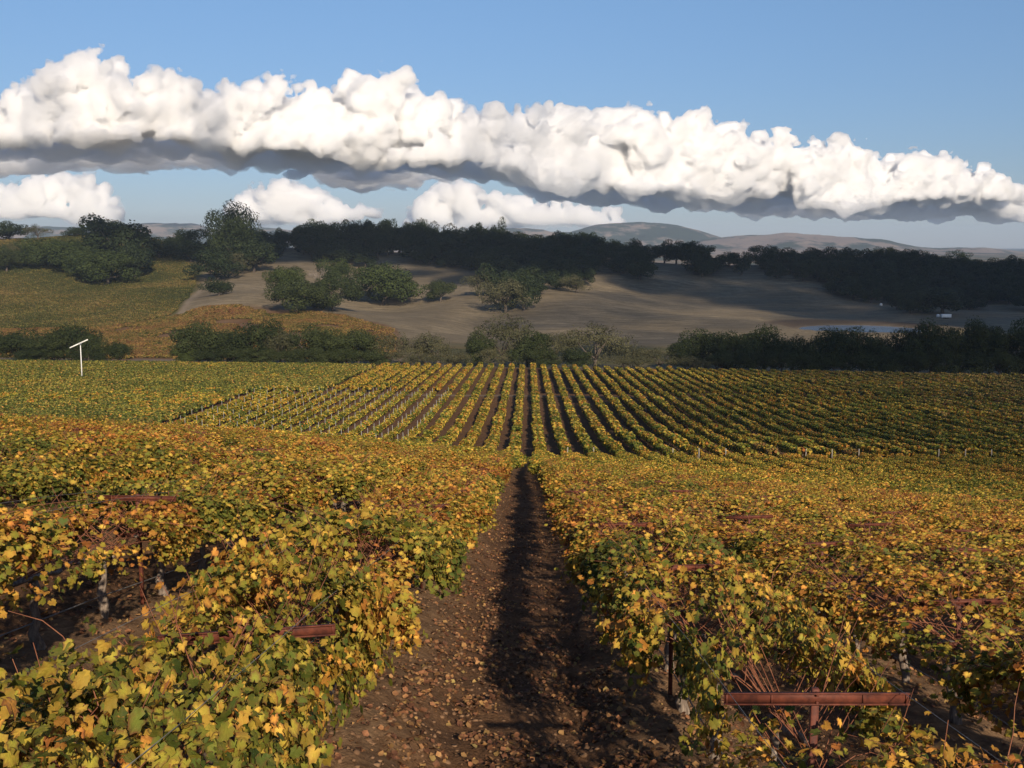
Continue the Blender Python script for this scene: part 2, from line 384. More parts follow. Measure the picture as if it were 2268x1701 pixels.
# far land beyond the ridge: grass with dark wooded patches
sep = n.new('ShaderNodeSeparateXYZ'); l.new(Pn, sep.inputs[0])
far = math_(n, l, 'MULTIPLY_ADD', sep.outputs[1], 1 / 400., -3.2, clamp=True)
farc = mix(n, l, grd(.0014, [(.46, (0, 0, 0)), (.56, (1, 1, 1))], 8, .65), (.24, .17, .115), (.055, .065, .042))
c = mix(n, l, far, c, farc)
far_shade = math_(n, l, 'MULTIPLY_ADD', sep.outputs[1], 1 / 600., -15.5, clamp=True)
c = mix(n, l, far_shade, c, (.045, .06, .075))  # cloud shade put into the farthest ground colour, cutting its brown bounce
bh = math_(n, l, 'ADD', noise(n, l, Pn, 9, 6, .7), math_(n, l, 'MULTIPLY', noise(n, l, Pn, 40, 4, .6), .4))
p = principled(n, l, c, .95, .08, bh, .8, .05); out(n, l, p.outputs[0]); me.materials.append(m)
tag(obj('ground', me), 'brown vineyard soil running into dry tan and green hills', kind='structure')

# pond
a_ = np.linspace(0, 2 * math.pi, 72, endpoint=False); rr = 1 + .06 * np.sin(3 * a_ + 1) + .04 * np.sin(5 * a_)
Vp = np.concatenate([[[205, 676, POND_Z]], np.stack([205 + 43 * rr * np.cos(a_), 676 + 45 * rr * np.sin(a_), np.full(72, POND_Z)], 1)])
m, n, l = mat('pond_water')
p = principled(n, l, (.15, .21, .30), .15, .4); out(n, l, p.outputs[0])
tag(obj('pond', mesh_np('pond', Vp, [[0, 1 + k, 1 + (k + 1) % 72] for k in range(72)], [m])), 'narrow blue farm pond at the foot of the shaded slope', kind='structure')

# ---------------------------------------------------------------- far mountains
def far_range(name, dist, prof, depth, seed, label, base=-50, patch=.5):
    xs = np.array([p_[0] for p_ in prof], float); hs = np.array([p_[1] for p_ in prof], float)
    nx, ny = 420, 70
    cx = np.linspace(xs[0], xs[-1], nx); top = np.interp(cx, xs, hs)
    k = np.hanning(15); k /= k.sum(); top = np.convolve(np.pad(top, 7, mode='edge'), k, 'valid')
    V = []
    for j in range(ny):
        t = j / (ny - 1) * 1.35; d = dist - depth + depth * t
        prof_t = math.sin(min(t, 1) * math.pi / 2) ** 1.3 if t <= 1 else math.cos((t - 1) / .35 * math.pi / 2) ** 1.0
        zt = -(top / 2.16 - 245) / F * dist
        X = ((cx / 2.16 - 528) / F) * d
        nz = fbm(P2(X, np.full(nx, d), 900), 5, seed)
        rid = 1 - np.abs(fbm(P2(X, np.full(nx, d * .6), 650), 4, seed + 40))
        amp = prof_t * (1 - prof_t) * 4
        z = base + (zt - base) * prof_t + amp * (85 * nz + 130 * (rid - .7)) * (zt - base) / 230 + 9 * prof_t * fbm(P2(X, np.full(nx, d), 160), 4, seed + 3)
        V.append(np.stack([X, np.full(nx, d), np.maximum(z, base)], 1))
    V = np.concatenate(V); ii = np.arange(nx * ny).reshape(ny, nx)
    Q = np.stack([ii[:-1, :-1], ii[:-1, 1:], ii[1:, 1:], ii[1:, :-1]], -1).reshape(-1, 4)
    m, n, l = mat(name)
    g = n.new('ShaderNodeNewGeometry'); mp = n.new('ShaderNodeMapping'); mp.inputs['Scale'].default_value = (1, .6, 3.5)
    l.new(g.outputs['Position'], mp.inputs[0])
    f = noise(n, l, mp.outputs[0], .0030, 9, .70); r = ramp(n, [(patch - .04, (.20, .155, .13)), (patch, (.11, .10, .085)), (patch + .03, (.030, .042, .030))]); l.new(f, r.inputs[0])
    p = principled(n, l, r.outputs[0], .95, .05, noise(n, l, g.outputs['Position'], .01, 6, .7), .6, 20); out(n, l, p.outputs[0])
    tag(obj(name, mesh_np(name, V, Q, [m], smooth=True)), label, kind='structure')
far_range('hills', 9000, [(-500, 530), (-100, 500), (60, 492), (120, 490), (170, 492), (230, 490), (300, 485), (370, 482), (430, 486), (470, 496), (560, 494), (640, 500), (760, 505), (900, 508), (1020, 505), (1100, 497), (1150, 497), (1210, 508), (1300, 530), (1500, 560)], 1700, 3, 'hazy blue-grey hills beyond the oak ridge on the left', patch=.47)
far_range('mountain', 8000, [(1050, 560), (1130, 528), (1200, 510), (1240, 500), (1290, 487), (1340, 482), (1390, 481), (1440, 484), (1480, 492), (1520, 505), (1560, 518), (1620, 530), (1720, 550)], 1300, 8, 'rounded blue-grey mountain behind the oak ridge', patch=.44)
far_range('hills', 7000, [(1380, 560), (1460, 535), (1520, 519), (1580, 512), (1630, 506), (1700, 506), (1760, 510), (1850, 513), (1910, 520), (1960, 532), (2010, 540), (2060, 536), (2130, 537), (2180, 546), (2260, 550), (2700, 545), (3100, 560)], 1400, 14, 'tan grassy hills with dark woods right of the mountain', patch=.50)

# ---------------------------------------------------------------- clouds
_ico = {}
def ico(sub):
    if sub not in _ico:
        import bmesh
        bm = bmesh.new(); bmesh.ops.create_icosphere(bm, subdivisions=sub, radius=1); bm.verts.index_update()
        _ico[sub] = (np.array([v.co[:] for v in bm.verts]), np.array([[v.index for v in f.verts] for f in bm.faces])); bm.free()
    return _ico[sub]
def surface_nets(Fg, PX, PY, PZ):
    """mesh where the field crosses zero; PX, PY, PZ hold the world position of each grid node"""
    nx, ny, nz = Fg.shape; ins = Fg > 0
    cnt = np.zeros((nx - 1, ny - 1, nz - 1), np.int16); acc = np.zeros((3,) + cnt.shape); wt = np.zeros(cnt.shape)
    def sl(d, s): return slice(d, s - 1 + d)
    for ax in range(3):
        for b in (0, 1):
            for c in (0, 1):
                o = [0, 0, 0]; oth = [k for k in range(3) if k != ax]; o[oth[0]] = b; o[oth[1]] = c
                o2 = list(o); o2[ax] = 1
                A = tuple(sl(o[k], Fg.shape[k]) for k in range(3)); B = tuple(sl(o2[k], Fg.shape[k]) for k in range(3))
                fa, fb = Fg[A], Fg[B]; cr = (fa > 0) != (fb > 0)
                t = np.where(cr, fa / np.where(cr, fa - fb, 1), 0)
                for k, Pg in enumerate((PX, PY, PZ)): acc[k] += np.where(cr, Pg[A] * (1 - t) + Pg[B] * t, 0)
                wt += cr
    has = wt > 0; idx = -np.ones(cnt.shape, int); idx[has] = np.arange(has.sum())
    V = np.stack([acc[k][has] / wt[has] for k in range(3)], 1)
    Qs = []
    for ax in range(3):
        oth = [k for k in range(3) if k != ax]
        A = [slice(None)] * 3; B = [slice(None)] * 3; A[ax] = slice(0, -1); B[ax] = slice(1, None)
        cr = ins[tuple(A)] != ins[tuple(B)]
        c = np.argwhere(cr); up = ins[tuple(A)][cr]
        ok = np.all([(c[:, k] > 0) & (c[:, k] < Fg.shape[k] - 1) for k in oth], axis=0); c = c[ok]; up = up[ok]
        def g(d0, d1):
            q = c.copy(); q[:, oth[0]] -= d0; q[:, oth[1]] -= d1; return idx[q[:, 0], q[:, 1], q[:, 2]]
        quad = np.stack([g(1, 1), g(0, 1), g(0, 0), g(1, 0)], 1)
        fl = up if ax != 1 else ~up
        quad[~fl] = quad[~fl][:, ::-1]
        Qs.append(quad[(quad >= 0).all(1)])
    return V, np.concatenate(Qs)
def cloud_mat(name, dens, ani=.25, alb=(1., 1., 1.)):
    m, n, l = mat(name)
    pv = n.new('ShaderNodeVolumeScatter'); pv.inputs['Density'].default_value = dens
    pv.inputs['Color'].default_value = (*alb, 1); pv.inputs['Anisotropy'].default_value = ani
    o_ = n.new('ShaderNodeOutputMaterial'); l.new(pv.outputs[0], o_.inputs['Volume'])
    return m
def build_shade_cloud(name, blobs, base_fn, scale, mt, label, seed, group=None, sub=4):
    """added shade clouds: a lumpy closed surface of overlapping billows"""
    B = np.array(blobs); Vs, Ts, n0 = [], [], 0
    for k, (x, y, z, r, q) in enumerate(B):
        uv, uf = ico(sub); c = np.array([x, y, z]); P = c + uv * np.array([r, r, r * q])
        dsp = 1 + .34 * (np.abs(fbm(P / scale, 2, seed)) - .35) + .20 * (np.abs(fbm(P / (scale * .38), 2, seed + 5)) - .3)
        P = c + uv * np.array([r, r, r * q]) * dsp[:, None]
        Vs.append(P); Ts.append(uf + n0); n0 += len(P)
    return tag(obj(name, mesh_np(name, np.concatenate(Vs), np.concatenate(Ts), [mt], smooth=True)), label, 'cloud', group)
crng = np.random.default_rng(21)
def billow_cloud(label, mt, mt2, top, base, alt, x0, x1, step=1.7, seed=3, rmin=14, rmax=34, thick=60, amp=1.0, ragged=4., far=None, slab=13.):
    """cumulus with flat base at altitude alt: its outline follows top and base (picture rows of the skyline it makes)"""
    tx = [t[0] for t in top]; ty = [t[1] for t in top]; bx = [b[0] for b in base]; by = [b[1] for b in base]
    c_px = np.arange(x0 / 2.16 - 12, x1 / 2.16 + 12, step)
    Dcol = alt * F / (245 - np.interp(c_px * 2.16, bx, by) / 2.16)            # how far the base lies at each bearing
    ytop = min(ty) / 2.16 - 18; ybot = max(by) / 2.16 + 10
    rows = np.arange(245 - ybot, 245 - ytop, step); dep = np.arange(-thick, thick + .1, step * 1.5)
    if far:
        fx = [t[0] for t in far]; fy = [t[1] for t in far]; Dfar = alt * F / (245 - np.interp(c_px * 2.16, fx, fy) / 2.16); dfar = (Dfar - Dcol) / (Dcol / F)
        dep = np.concatenate([dep, np.arange(thick + 6, dfar.max() + 40, 7.)])
    C, Dp, Rw = np.meshgrid(c_px, dep, rows, indexing='ij')
    P2M = (Dcol / F)[:, None, None]                                            # metres per picture step there
    Y = Dcol[:, None, None] + Dp * P2M * 1.0; Z = Rw * P2M; X = (C - 528) * P2M * (Y / Dcol[:, None, None])
    Fd = np.full(C.shape, -1.0)
    x = x0
    while x < x1:
        yt = np.interp(x, tx, ty) / 2.16; yb = np.interp(x, bx, by) / 2.16; hgt = yb - yt; y_ = yt; first = True
        while y_ < yb - 1 or first:
            r = crng.uniform(rmin, rmax) * (.62 if first else 1.); r = min(r, max(hgt * .7, 5))
            cc = (x / 2.16 + crng.uniform(-7, 7), crng.uniform(-.95, .35) * thick * .6 - (y_ - yt) * .28, 245 - (y_ + r * .86), r)
            bl = [cc]
            if first:
                for _ in range(3):
                    a = crng.uniform(.1, math.pi - .1); rs = r * crng.uniform(.3, .55)
                    bl.append((cc[0] + math.cos(a) * r * .85, cc[1] - crng.uniform(-.3, .6) * r, cc[2] + math.sin(a) * r * .68, rs))
            for bc, bd, br_, rr_ in bl:
                i0, i1 = np.searchsorted(c_px, [bc - rr_ * 1.6, bc + rr_ * 1.6]); j0, j1 = np.searchsorted(dep, [bd - rr_ * 1.6, bd + rr_ * 1.6]); k0, k1 = np.searchsorted(rows, [br_ - rr_ * 1.6, br_ + rr_ * 1.6])
                w = (slice(i0, i1), slice(j0, j1), slice(k0, k1))
                if i1 <= i0 or j1 <= j0 or k1 <= k0: continue
                dd = np.sqrt((C[w] - bc) ** 2 + (Dp[w] - bd) ** 2 + (Rw[w] - br_) ** 2)
                v = (rr_ - dd) / 12.                                          # distance in units of 12 steps
                a_, b_ = Fd[w], v; h = np.clip(.5 + .5 * (a_ - b_) / .16, 0, 1); Fd[w] = b_ * (1 - h) + a_ * h + .16 * h * (1 - h)
            y_ += r * 1.0; first = False
        x += crng.uniform(18, 30)
    Fi = Fd.copy()
    if far:
        cq = np.stack([C[:, :, 0].ravel() / 60., Dp[:, :, 0].ravel() / 90., np.zeros(C[:, :, 0].size)], 1)
        f1 = fbm(cq, 4, seed + 50).reshape(C.shape[:2])[:, :, None]
        ybc = 245 - np.interp(c_px * 2.16, bx, by)[:, None, None] / 2.16
        lat = (dfar[:, None, None] * (1 + .22 * f1) - Dp) / 60.
        v = np.minimum(np.minimum((slab * (1 + .6 * f1) - (Rw - ybc)) / 12., lat), (Dp + 20) / 12.)
        h = np.clip(.5 + .5 * (Fd - v) / .28, 0, 1); Fd = v * (1 - h) + Fd * h + .28 * h * (1 - h)
    Fd = np.maximum(Fd, Fi)
    near = (np.abs(Fd) < .95) | (np.abs(Fi) < .95)
    Pw = np.stack([C[near], Dp[near] * 1.0, Rw[near]], 1)
    n1 = np.abs(fbm(Pw / 26., 2, seed)); n2 = np.abs(fbm(Pw / 11., 1, seed + 5)); n3 = np.abs(vnoise(Pw / 5.2, seed + 9)); n4 = vnoise(Pw / 2.6, seed + 12)
    bill = amp * (1.15 * (n1 - .46) + .52 * (n2 - .36) + .33 * (n3 - .3) + .09 * n4)
    wisp = fbm(Pw / 13., 4, seed + 70)
    Fi[near] += bill - .03 + .10 * wisp; Fd[near] += bill + .11 + .30 * wisp
    yb = 245 - np.interp(c_px * 2.16, bx, by)[:, None, None] / 2.16
    cp = np.stack([C[:, :, 0].ravel(), Dp[:, :, 0].ravel(), np.zeros(C[:, :, 0].size)], 1)
    rg = (ragged * fbm(cp / 30., 4, seed + 30)).reshape(C.shape[0], C.shape[1])[:, :, None]
    Fi = np.minimum(Fi, (Rw - yb - rg - 1.5) / 12. + .15 * np.minimum(Fi, 1))
    Fd = np.minimum(Fd, (Rw - yb - 1.6 * rg + 1.) / 12. + .15 * np.minimum(Fd, 1))
    for Fx in (Fi, Fd): Fx[0] = Fx[-1] = -1; Fx[:, 0] = Fx[:, -1] = -1; Fx[:, :, 0] = Fx[:, :, -1] = -1
    V, Q = surface_nets(Fi, X, Y, Z)
    o = tag(obj('cumulus_cloud', mesh_np('cumulus_cloud', V, Q, [mt], smooth=True)), label, 'cloud')
    V, Q = surface_nets(Fd, X, Y, Z)
    obj('vapour_fringe', mesh_np('vapour_fringe', V, Q, [mt2], smooth=True), o)['kind'] = 'stuff'
    return o
M_FRINGE = cloud_mat('cloud_fringe', .013)
M_LOWC = cloud_mat('low_cloud', .012, alb=(1., .985, .96))  # cream scatter colour stands in for haze before the low clouds
M_LOWF = cloud_mat('low_cloud_fringe', .0035, alb=(1., .985, .96))
M_CLOUD = cloud_mat('cloud', .036, alb=(.983, .983, .987))
TOP = [(-120, 300), (-60, 260), (0, 232), (60, 205), (100, 180), (150, 150), (200, 128), (240, 140), (290, 165), (330, 182), (380, 168), (430, 185), (470, 210), (500, 232), (530, 205), (570, 188), (640, 184), (700, 205), (740, 190), (800, 172), (850, 178), (900, 205), (960, 225), (1040, 262), (1100, 262), (1150, 240), (1210, 250), (1270, 275), (1310, 252), (1350, 242), (1400, 262), (1440, 278), (1500, 258), (1550, 290), (1600, 282), (1650, 318), (1720, 328), (1780, 308), (1850, 335), (1900, 350), (1950, 332), (2010, 350), (2060, 352), (2110, 380), (2150, 402), (2212, 425), (2330, 440)]
BASE = [(-120, 326), (60, 326), (150, 314), (300, 306), (430, 318), (500, 338), (600, 345), (800, 352), (1000, 360), (1100, 380), (1200, 398), (1320, 415), (1500, 425), (1800, 440), (2050, 452), (2212, 458), (2330, 462)]
FAR = [(-120, 388), (100, 380), (250, 366), (480, 362), (560, 352), (650, 366), (720, 396), (850, 405), (1000, 392), (1100, 398), (1200, 422), (1400, 438), (1600, 452), (1900, 460), (2212, 466), (2330, 468)]
billow_cloud('long white cumulus bank with flat blue-grey base across the whole sky', M_CLOUD, M_FRINGE, TOP, BASE, 720., -90, 2300, step=1.35, seed=3, far=FAR, amp=1.0, slab=11., thick=84, rmin=10, rmax=34, ragged=7.)
for tp, x0, x1, yb, seed, lab in (
    ([(-60, 385), (0, 405), (60, 385), (120, 378), (200, 374), (235, 400), (265, 445), (280, 470)], -50, 270, 478, 31, 'low cream cloud at the far left under the cloud bank'),
    ([(500, 450), (540, 415), (600, 388), (660, 400), (720, 430), (760, 440), (830, 462)], 510, 820, 484, 37, 'low cream cloud above the tall tree on the ridge'),
    ([(880, 470), (910, 420), (950, 392), (1010, 386), (1050, 410), (1110, 425), (1200, 428), (1280, 440), (1340, 462)], 890, 1330, 488, 41, 'low cream cloud behind the middle of the oak ridge')):
    billow_cloud(lab, M_LOWC, M_LOWF, tp, [(x0, yb), (x1, yb)], 640., x0, x1, step=1.1, seed=seed, rmin=7, rmax=16, thick=24, amp=.40, ragged=5.)
# clouds added overhead, out of the picture: they shade the ridge and the right of the valley
def over_blob(x, y, r, dmin=3., hc=520., q=.22):
    X, Y, Z = ground_at(x, y, dmin); s = (hc - Z) / TO_SUN[2]
    return (X + TO_SUN[0] * s, Y + TO_SUN[1] * s, hc, r, q)
M_OVER = cloud_mat('added_shade_cloud', .10)
M_OVER_THIN = cloud_mat('added_thin_shade_cloud', .018)
ov = []
for x, y, r in [(480, 545, 34), (600, 545, 60), (720, 545, 60), (850, 550, 62), (980, 555, 66), (1100, 570, 72), (1220, 570, 76), (1350, 572, 74), (1480, 575, 80), (1600, 580, 90), (1750, 590, 100), (1900, 610, 110), (2050, 640, 120), (2200, 640, 120), (2200, 700, 80), (2050, 690, 60), (1900, 680, 50), (1150, 600, 50), (900, 590, 30), (1020, 600, 36), (1750, 650, 40), (380, 560, 25), (260, 545, 30)]:
    ov.append(over_blob(x, y, r, 700. if y < 640 else 420.))
for x, y, r in [(1420, 610, 50), (1540, 625, 50), (1650, 640, 52), (1740, 665, 40), (1820, 680, 46), (1850, 645, 60)]: ov.append(over_blob(x, y, r, 600.))
build_shade_cloud('added_shade_cloud', ov, None, 90., M_OVER, 'broad unseen cloud added overhead to shade the oak ridge', 51)
ov = []
for x, y, r in [(1560, 800, 26), (1680, 800, 30), (1800, 800, 34), (1930, 800, 36), (2060, 800, 38), (2200, 800, 40), (1750, 765, 30), (1950, 765, 34), (2150, 765, 40), (1450, 770, 18), (1200, 770, 20), (1300, 760, 24), (1050, 765, 14)]:
    ov.append(over_blob(x, y, r, 395.))
build_shade_cloud('added_shade_cloud', ov, None, 60., M_OVER, 'smaller unseen cloud added overhead to shade the creek oaks on the right', 57)

ov = []  # thin veils added out of view to dim the slope and vineyard
for x, y, r in [(1180, 690, 55), (1300, 680, 60), (1400, 650, 60), (1420, 730, 45), (1520, 650, 60), (1250, 740, 50), (1560, 700, 40), (1650, 655, 55), (1750, 690, 40), (950, 560, 40), (480, 632, 12)]:
    ov.append(over_blob(x, y, r, 420., hc=560.))
build_shade_cloud('added_shade_cloud', ov, None, 60., M_OVER_THIN, 'thin unseen veil of cloud added overhead to dim the slope left of the pond', 61)
ov = []
for X_, Y_, r in [(24, 42, 15), (34, 62, 22), (42, 44, 18), (60, 90, 40), (90, 140, 55), (50, 60, 26), (75, 190, 50), (130, 200, 60), (120, 260, 60), (60, 250, 34), (160, 300, 60), (110, 340, 50)]:
    t_ = (540 + 30) / TO_SUN[2]; ov.append((X_ + TO_SUN[0] * t_, Y_ + TO_SUN[1] * t_, 540., r, .2))
build_shade_cloud('added_shade_cloud', ov, None, 60., cloud_mat('added_shade_veil', .03), 'thin unseen veil of cloud added overhead to dim the right of the vineyard', 67)

# ---------------------------------------------------------------- vine leaves
def leaf_template(kind, seed=0):
    """unit leaf, base at the origin, blade along +y, normal +z"""
    r_ = np.random.default_rng(seed)
    if kind == 'lobed':
        ang = np.array([-160, -132, -112, -88, -66, -44, -24, 0, 24, 44, 66, 88, 112, 132, 160]) + r_.uniform(-4, 4, 15)
        rad = np.array([.50, .66, .58, .80, .68, .93, .78, 1.02, .78, .93, .68, .80, .58, .66, .50]) * r_.uniform(.9, 1.1, 15)
        t = np.radians(ang); X = np.sin(t) * rad * .62; Y = np.cos(t) * rad * .62 + .30
        fold = r_.uniform(-.15, .65); curl = r_.uniform(-1.1, .35)
        Z = fold * np.abs(X) + curl * (X ** 2 + (Y - .3) ** 2) + r_.uniform(-.09, .09, 15)
        V = np.concatenate([[[0, .28, 0]], np.stack([X, Y, Z], 1)]); T = [[0, 2 + k, 1 + k] for k in range(14)]
    elif kind == 'mid':
        ang = np.radians([-150, -95, -45, 0, 45, 95, 150]); rad = np.array([.45, .78, .88, 1.0, .88, .78, .45])
        X = np.sin(ang) * rad * .6; Y = np.cos(ang) * rad * .6 + .3; Z = .25 * np.abs(X) - .2 * Y * Y
        V = np.concatenate([[[0, .28, 0]], np.stack([X, Y, Z], 1)]); T = [[0, 2 + k, 1 + k] for k in range(6)]
    else:
        V = np.array([[-.5, 0, .06], [.5, .1, .04], [.42, .95, -.05], [-.45, .85, .05]]); T = [[0, 1, 2], [0, 2, 3]]
    return np.asarray(V, float), np.asarray(T)
def scatter(template, pos, nrm, roll, size, tint, rnd):
    tv, tt = template; N = len(pos)
    z = nrm / (np.linalg.norm(nrm, axis=1)[:, None] + 1e-9)
    ref = np.stack([np.cos(roll), np.sin(roll), -.9 * np.ones(N)], 1)       # leaves tend to hang downwards
    yv = ref - (ref * z).sum(1)[:, None] * z; yv /= np.linalg.norm(yv, axis=1)[:, None] + 1e-9
    xv = np.cross(yv, z); Rm = np.stack([xv, yv, z], 2)                      # columns
    V = np.einsum('nij,kj->nki', Rm, tv) * size[:, None, None] + pos[:, None, :]
    T = tt[None] + (np.arange(N) * len(tv))[:, None, None]
    rim = np.ones(len(tv)) * (.25 if len(tv) < 8 else .5 if len(tv) < 12 else 1.); rim[0] = 0 if len(tv) > 6 else rim[0]
    c = np.stack([np.repeat(tint, len(tv)), np.repeat(rnd, len(tv)), np.tile(rim, N), np.ones(N * len(tv))], 1)
    return V.reshape(-1, 3), T.reshape(-1, 3), c, Rm
def canopy_points(N, r_, half=1.05, wid=.80, zlo=.98, ztop=1.72, seed=0, holes=.25):
    """points in a two-curtain canopy along y with holes and shoots"""
    pos, nrm = [], []
    while sum(len(p) for p in pos) < N:
        k = N
        y = r_.uniform(-half, half, k); s = r_.uniform(0, 1, k)
        side = np.where(r_.uniform(0, 1, k) < .5, -1, 1)
        top = r_.uniform(0, 1, k) < .50
        x0 = side * np.sqrt(s)
        wy = wid * (1 + .28 * vnoise(np.stack([y * 1.3 + 9, side * 3., np.full(k, seed * 1.7)], 1), 3))
        tz = ztop - .03 + .17 * fbm(np.stack([y * 1.7, x0 * 1.7, np.full(k, seed * 2.3)], 1), 2, 4)
        x = np.where(top, side * wy * np.sqrt(s), side * wy * (1 - .25 * r_.uniform(0, 1, k) ** 2))
        z = np.where(top, tz - .30 * (x / wid) ** 2 - .10 * np.exp(-(x / .16) ** 2) + r_.normal(0, .05, k), zlo + (tz - .25 - zlo) * s ** .75)
        zl = zlo + .22 * vnoise(np.stack([y * 2.2, side * 5., np.full(k, seed * 3.1)], 1), 6)
        ok = z > zl
        hn = fbm(np.stack([x * 1.6, y * 1.6 + seed * 5, z * 1.6], 1), 2, 11 + seed)
        ok &= (hn > -.50 + holes * .45) | (r_.uniform(0, 1, k) < .12)
        nx = np.where(top, x * .6, side * 1.); nz = np.where(top, 1.1, .45)
        nn = np.stack([nx, r_.normal(-.25, .4, k), nz], 1) + r_.normal(0, .62, (k, 3))
        x = x + r_.normal(0, .05, k); z = z + r_.normal(0, .04, k)
        pos.append(np.stack([x, y, z], 1)[ok]); nrm.append(nn[ok])
    return np.concatenate(pos)[:N], np.concatenate(nrm)[:N]
def vine_tint(pos, base, r_, seed):
    c = .34 * fbm(pos * 1.9 + seed, 2, 60) + base
    t = c + r_.normal(0, .19, len(pos)) - .10 * (1.2 - pos[:, 2]) 
    return np.clip(t, 0, 1)
def wood_parts(r_, seed, n=7):
    tr, co, ca = Geo(), Geo(), Geo()
    lean = r_.uniform(-.07, .07); zc = 1.02
    z = np.linspace(-.12, zc, 8); tr.tube(np.stack([lean * np.sin(z * 3) + .02 * r_.normal(size=8), .04 * np.sin(z * 4 + seed), z], 1), np.linspace(.060, .042, 8) * (1 + .22 * r_.normal(size=8) * .6), n)
    for sg in (-1, 1):
        y = np.linspace(0, 1.03, 8); co.tube(np.stack([.03 * np.sin(y * 5 + seed), sg * y, zc + .03 * np.sin(y * 7 + seed) + .04 * y], 1), np.linspace(.042, .022, 8), n - 1)
    for k in range(40):
        y0 = r_.uniform(-1, 1); sg = r_.choice([-1, 1]); L = r_.uniform(.6, 1.15); t = np.linspace(0, 1, 5)
        x = sg * (.62 * t ** .8) * r_.uniform(.5, 1.15); zz = zc + .02 + L * .86 * t - .32 * t * t * r_.uniform(0, 1.8); yy = y0 + r_.uniform(-.3, .3) * t
        ca.tube(np.stack([x, yy, zz], 1), np.linspace(.0065, .003, 5), 3, cap=False)
    for k in range(5):
        y0 = r_.uniform(-1, 1); x0 = r_.uniform(-.6, .6); t = np.linspace(0, 1, 6); hh = r_.uniform(.3, .72); b1, b2 = r_.normal(0, .35, 2)
        ca.tube(np.stack([x0 + b1 * t * t + .03 * np.sin(t * 7 + k), y0 + b2 * t * t, 1.42 + hh * t - .25 * abs(b1) * t ** 3], 1), np.linspace(.0055, .002, 6), 3, cap=False)
    return tr, co, ca
HI = []          # near vines in parts: (trunk, cordon, shoots, foliage, base tint)
NHI = 9
WORDS = {0: 'mostly green', 1: 'green and yellow', 2: 'yellow-green', 3: 'yellow', 4: 'golden', 5: 'orange and yellow'}
bases = [.22, .32, .42, .50, .57, .66, .46, .36, .62]; wordix = [0, 1, 2, 3, 4, 5, 3, 2, 5]
def foliage_mesh(name, N, tmpl, size, base, seed, mt, **kw):
    r_ = np.random.default_rng(seed)
    pos, nrm = canopy_points(N, r_, seed=seed % 17, **kw)
    parts = []; k0 = 0; tm = [leaf_template(tmpl, s_) for s_ in range(5)]; n0 = 0
    Vs, Ts, Cs = [], [], []
    grp = r_.integers(0, 5, N)
    tint = vine_tint(pos, base, r_, seed)
    for g_ in range(5):
        sel = grp == g_
        V, T, c, _ = scatter(tm[g_], pos[sel], nrm[sel], r_.uniform(0, 6.28, sel.sum()), r_.uniform(*size, sel.sum()), tint[sel], r_.uniform(0, 1, sel.sum()))
        Vs.append(V); Ts.append(T + n0); Cs.append(c); n0 += len(V)
    return mesh_np(name, np.concatenate(Vs), np.concatenate(Ts), [mt], cols={'tint': np.concatenate(Cs)})
for k in range(NHI):
    r_ = np.random.default_rng(100 + k); tr, co, ca = wood_parts(r_, k)
    fo = foliage_mesh('foliage', 2900, 'lobed', (.042, .092), bases[k], 200 + k, M_LEAF, holes=r_.uniform(.25, 1.05))
    HI.append((tr.mesh('trunk', [M_BARK], True), co.mesh('cordon', [M_BARK], True), ca.mesh('shoots', [M_CANE]), fo))
OPEN = [foliage_mesh('foliage', 1900, 'lobed', (.042, .090), b_, 280 + k_, M_LEAF, holes=1.25) for k_, b_ in enumerate((.36, .46, .54, .62))]
SPARSE = [foliage_mesh('foliage', 900, 'lobed', (.045, .09), b_, 260 + k_, M_LEAF, holes=1.3) for k_, b_ in enumerate((.45, .6))]
BAREV = foliage_mesh('foliage', 130, 'lobed', (.05, .09), .6, 266, M_LEAF, holes=1.5)
def joined(meshes, name):
    import bmesh
    Vs, Ts, Cs, Ms, n0 = [], [], [], [], 0; mats = []
    for me_ in meshes:
        nv = len(me_.vertices); v = np.empty(nv * 3, np.float32); me_.vertices.foreach_get('co', v)
        t = np.empty(len(me_.loops), np.int32); me_.loops.foreach_get('vertex_index', t)
        c = np.zeros((nv, 4), np.float32)
        if 'tint' in me_.color_attributes:
            b = np.empty(nv * 4, np.float32); me_.color_attributes['tint'].data.foreach_get('color', b); c = b.reshape(-1, 4)
        Vs.append(v.reshape(-1, 3)); Ts.append(t.reshape(-1, 3) + n0); Cs.append(c); n0 += nv
        if me_.materials[0] not in mats: mats.append(me_.materials[0])
        Ms.append(np.full(len(t) // 3, mats.index(me_.materials[0])))
    return mesh_np(name, np.concatenate(Vs), np.concatenate(Ts), mats, cols={'tint': np.concatenate(Cs)}, mat_idx=np.concatenate(Ms))
WHOLE = [joined(h, 'grapevine') for h in HI]
def mid_set(name, mt, N, size, bs, seed, tmpl='mid', trunk=True, **kw):
    res = []
    for k, b in enumerate(bs):
        fo = foliage_mesh(name, N, tmpl, size, b, seed + k, mt, **kw)
        if trunk:
            g_ = Geo(); g_.tube([[0, 0, -.2], [0, 0, 1.1]], .05, 4); res.append(joined([fo, g_.mesh('t', [M_BARK])], name))
        else: res.append(fo)
    return res
MID = mid_set('vine_middle', M_LEAF_MID, 560, (.11, .19), (.30, .38, .46, .54, .42), 400)
LOW = mid_set('vine_far', M_LEAF_MID, 210, (.22, .38), (.30, .40, .48, .56, .44), 440, 'quad', zlo=.75, wid=.52, holes=.0)
M_LEAF_LEFT = leaf_material('vine_leaf_left_field', shift=-.26, amp=.30, sat=.95, dark=.95, wscale=.03)
LOWL = mid_set('vine_left', M_LEAF_LEFT, 210, (.22, .38), (.34, .42, .50, .56), 470, 'quad', zlo=.5, wid=.9, holes=.0)
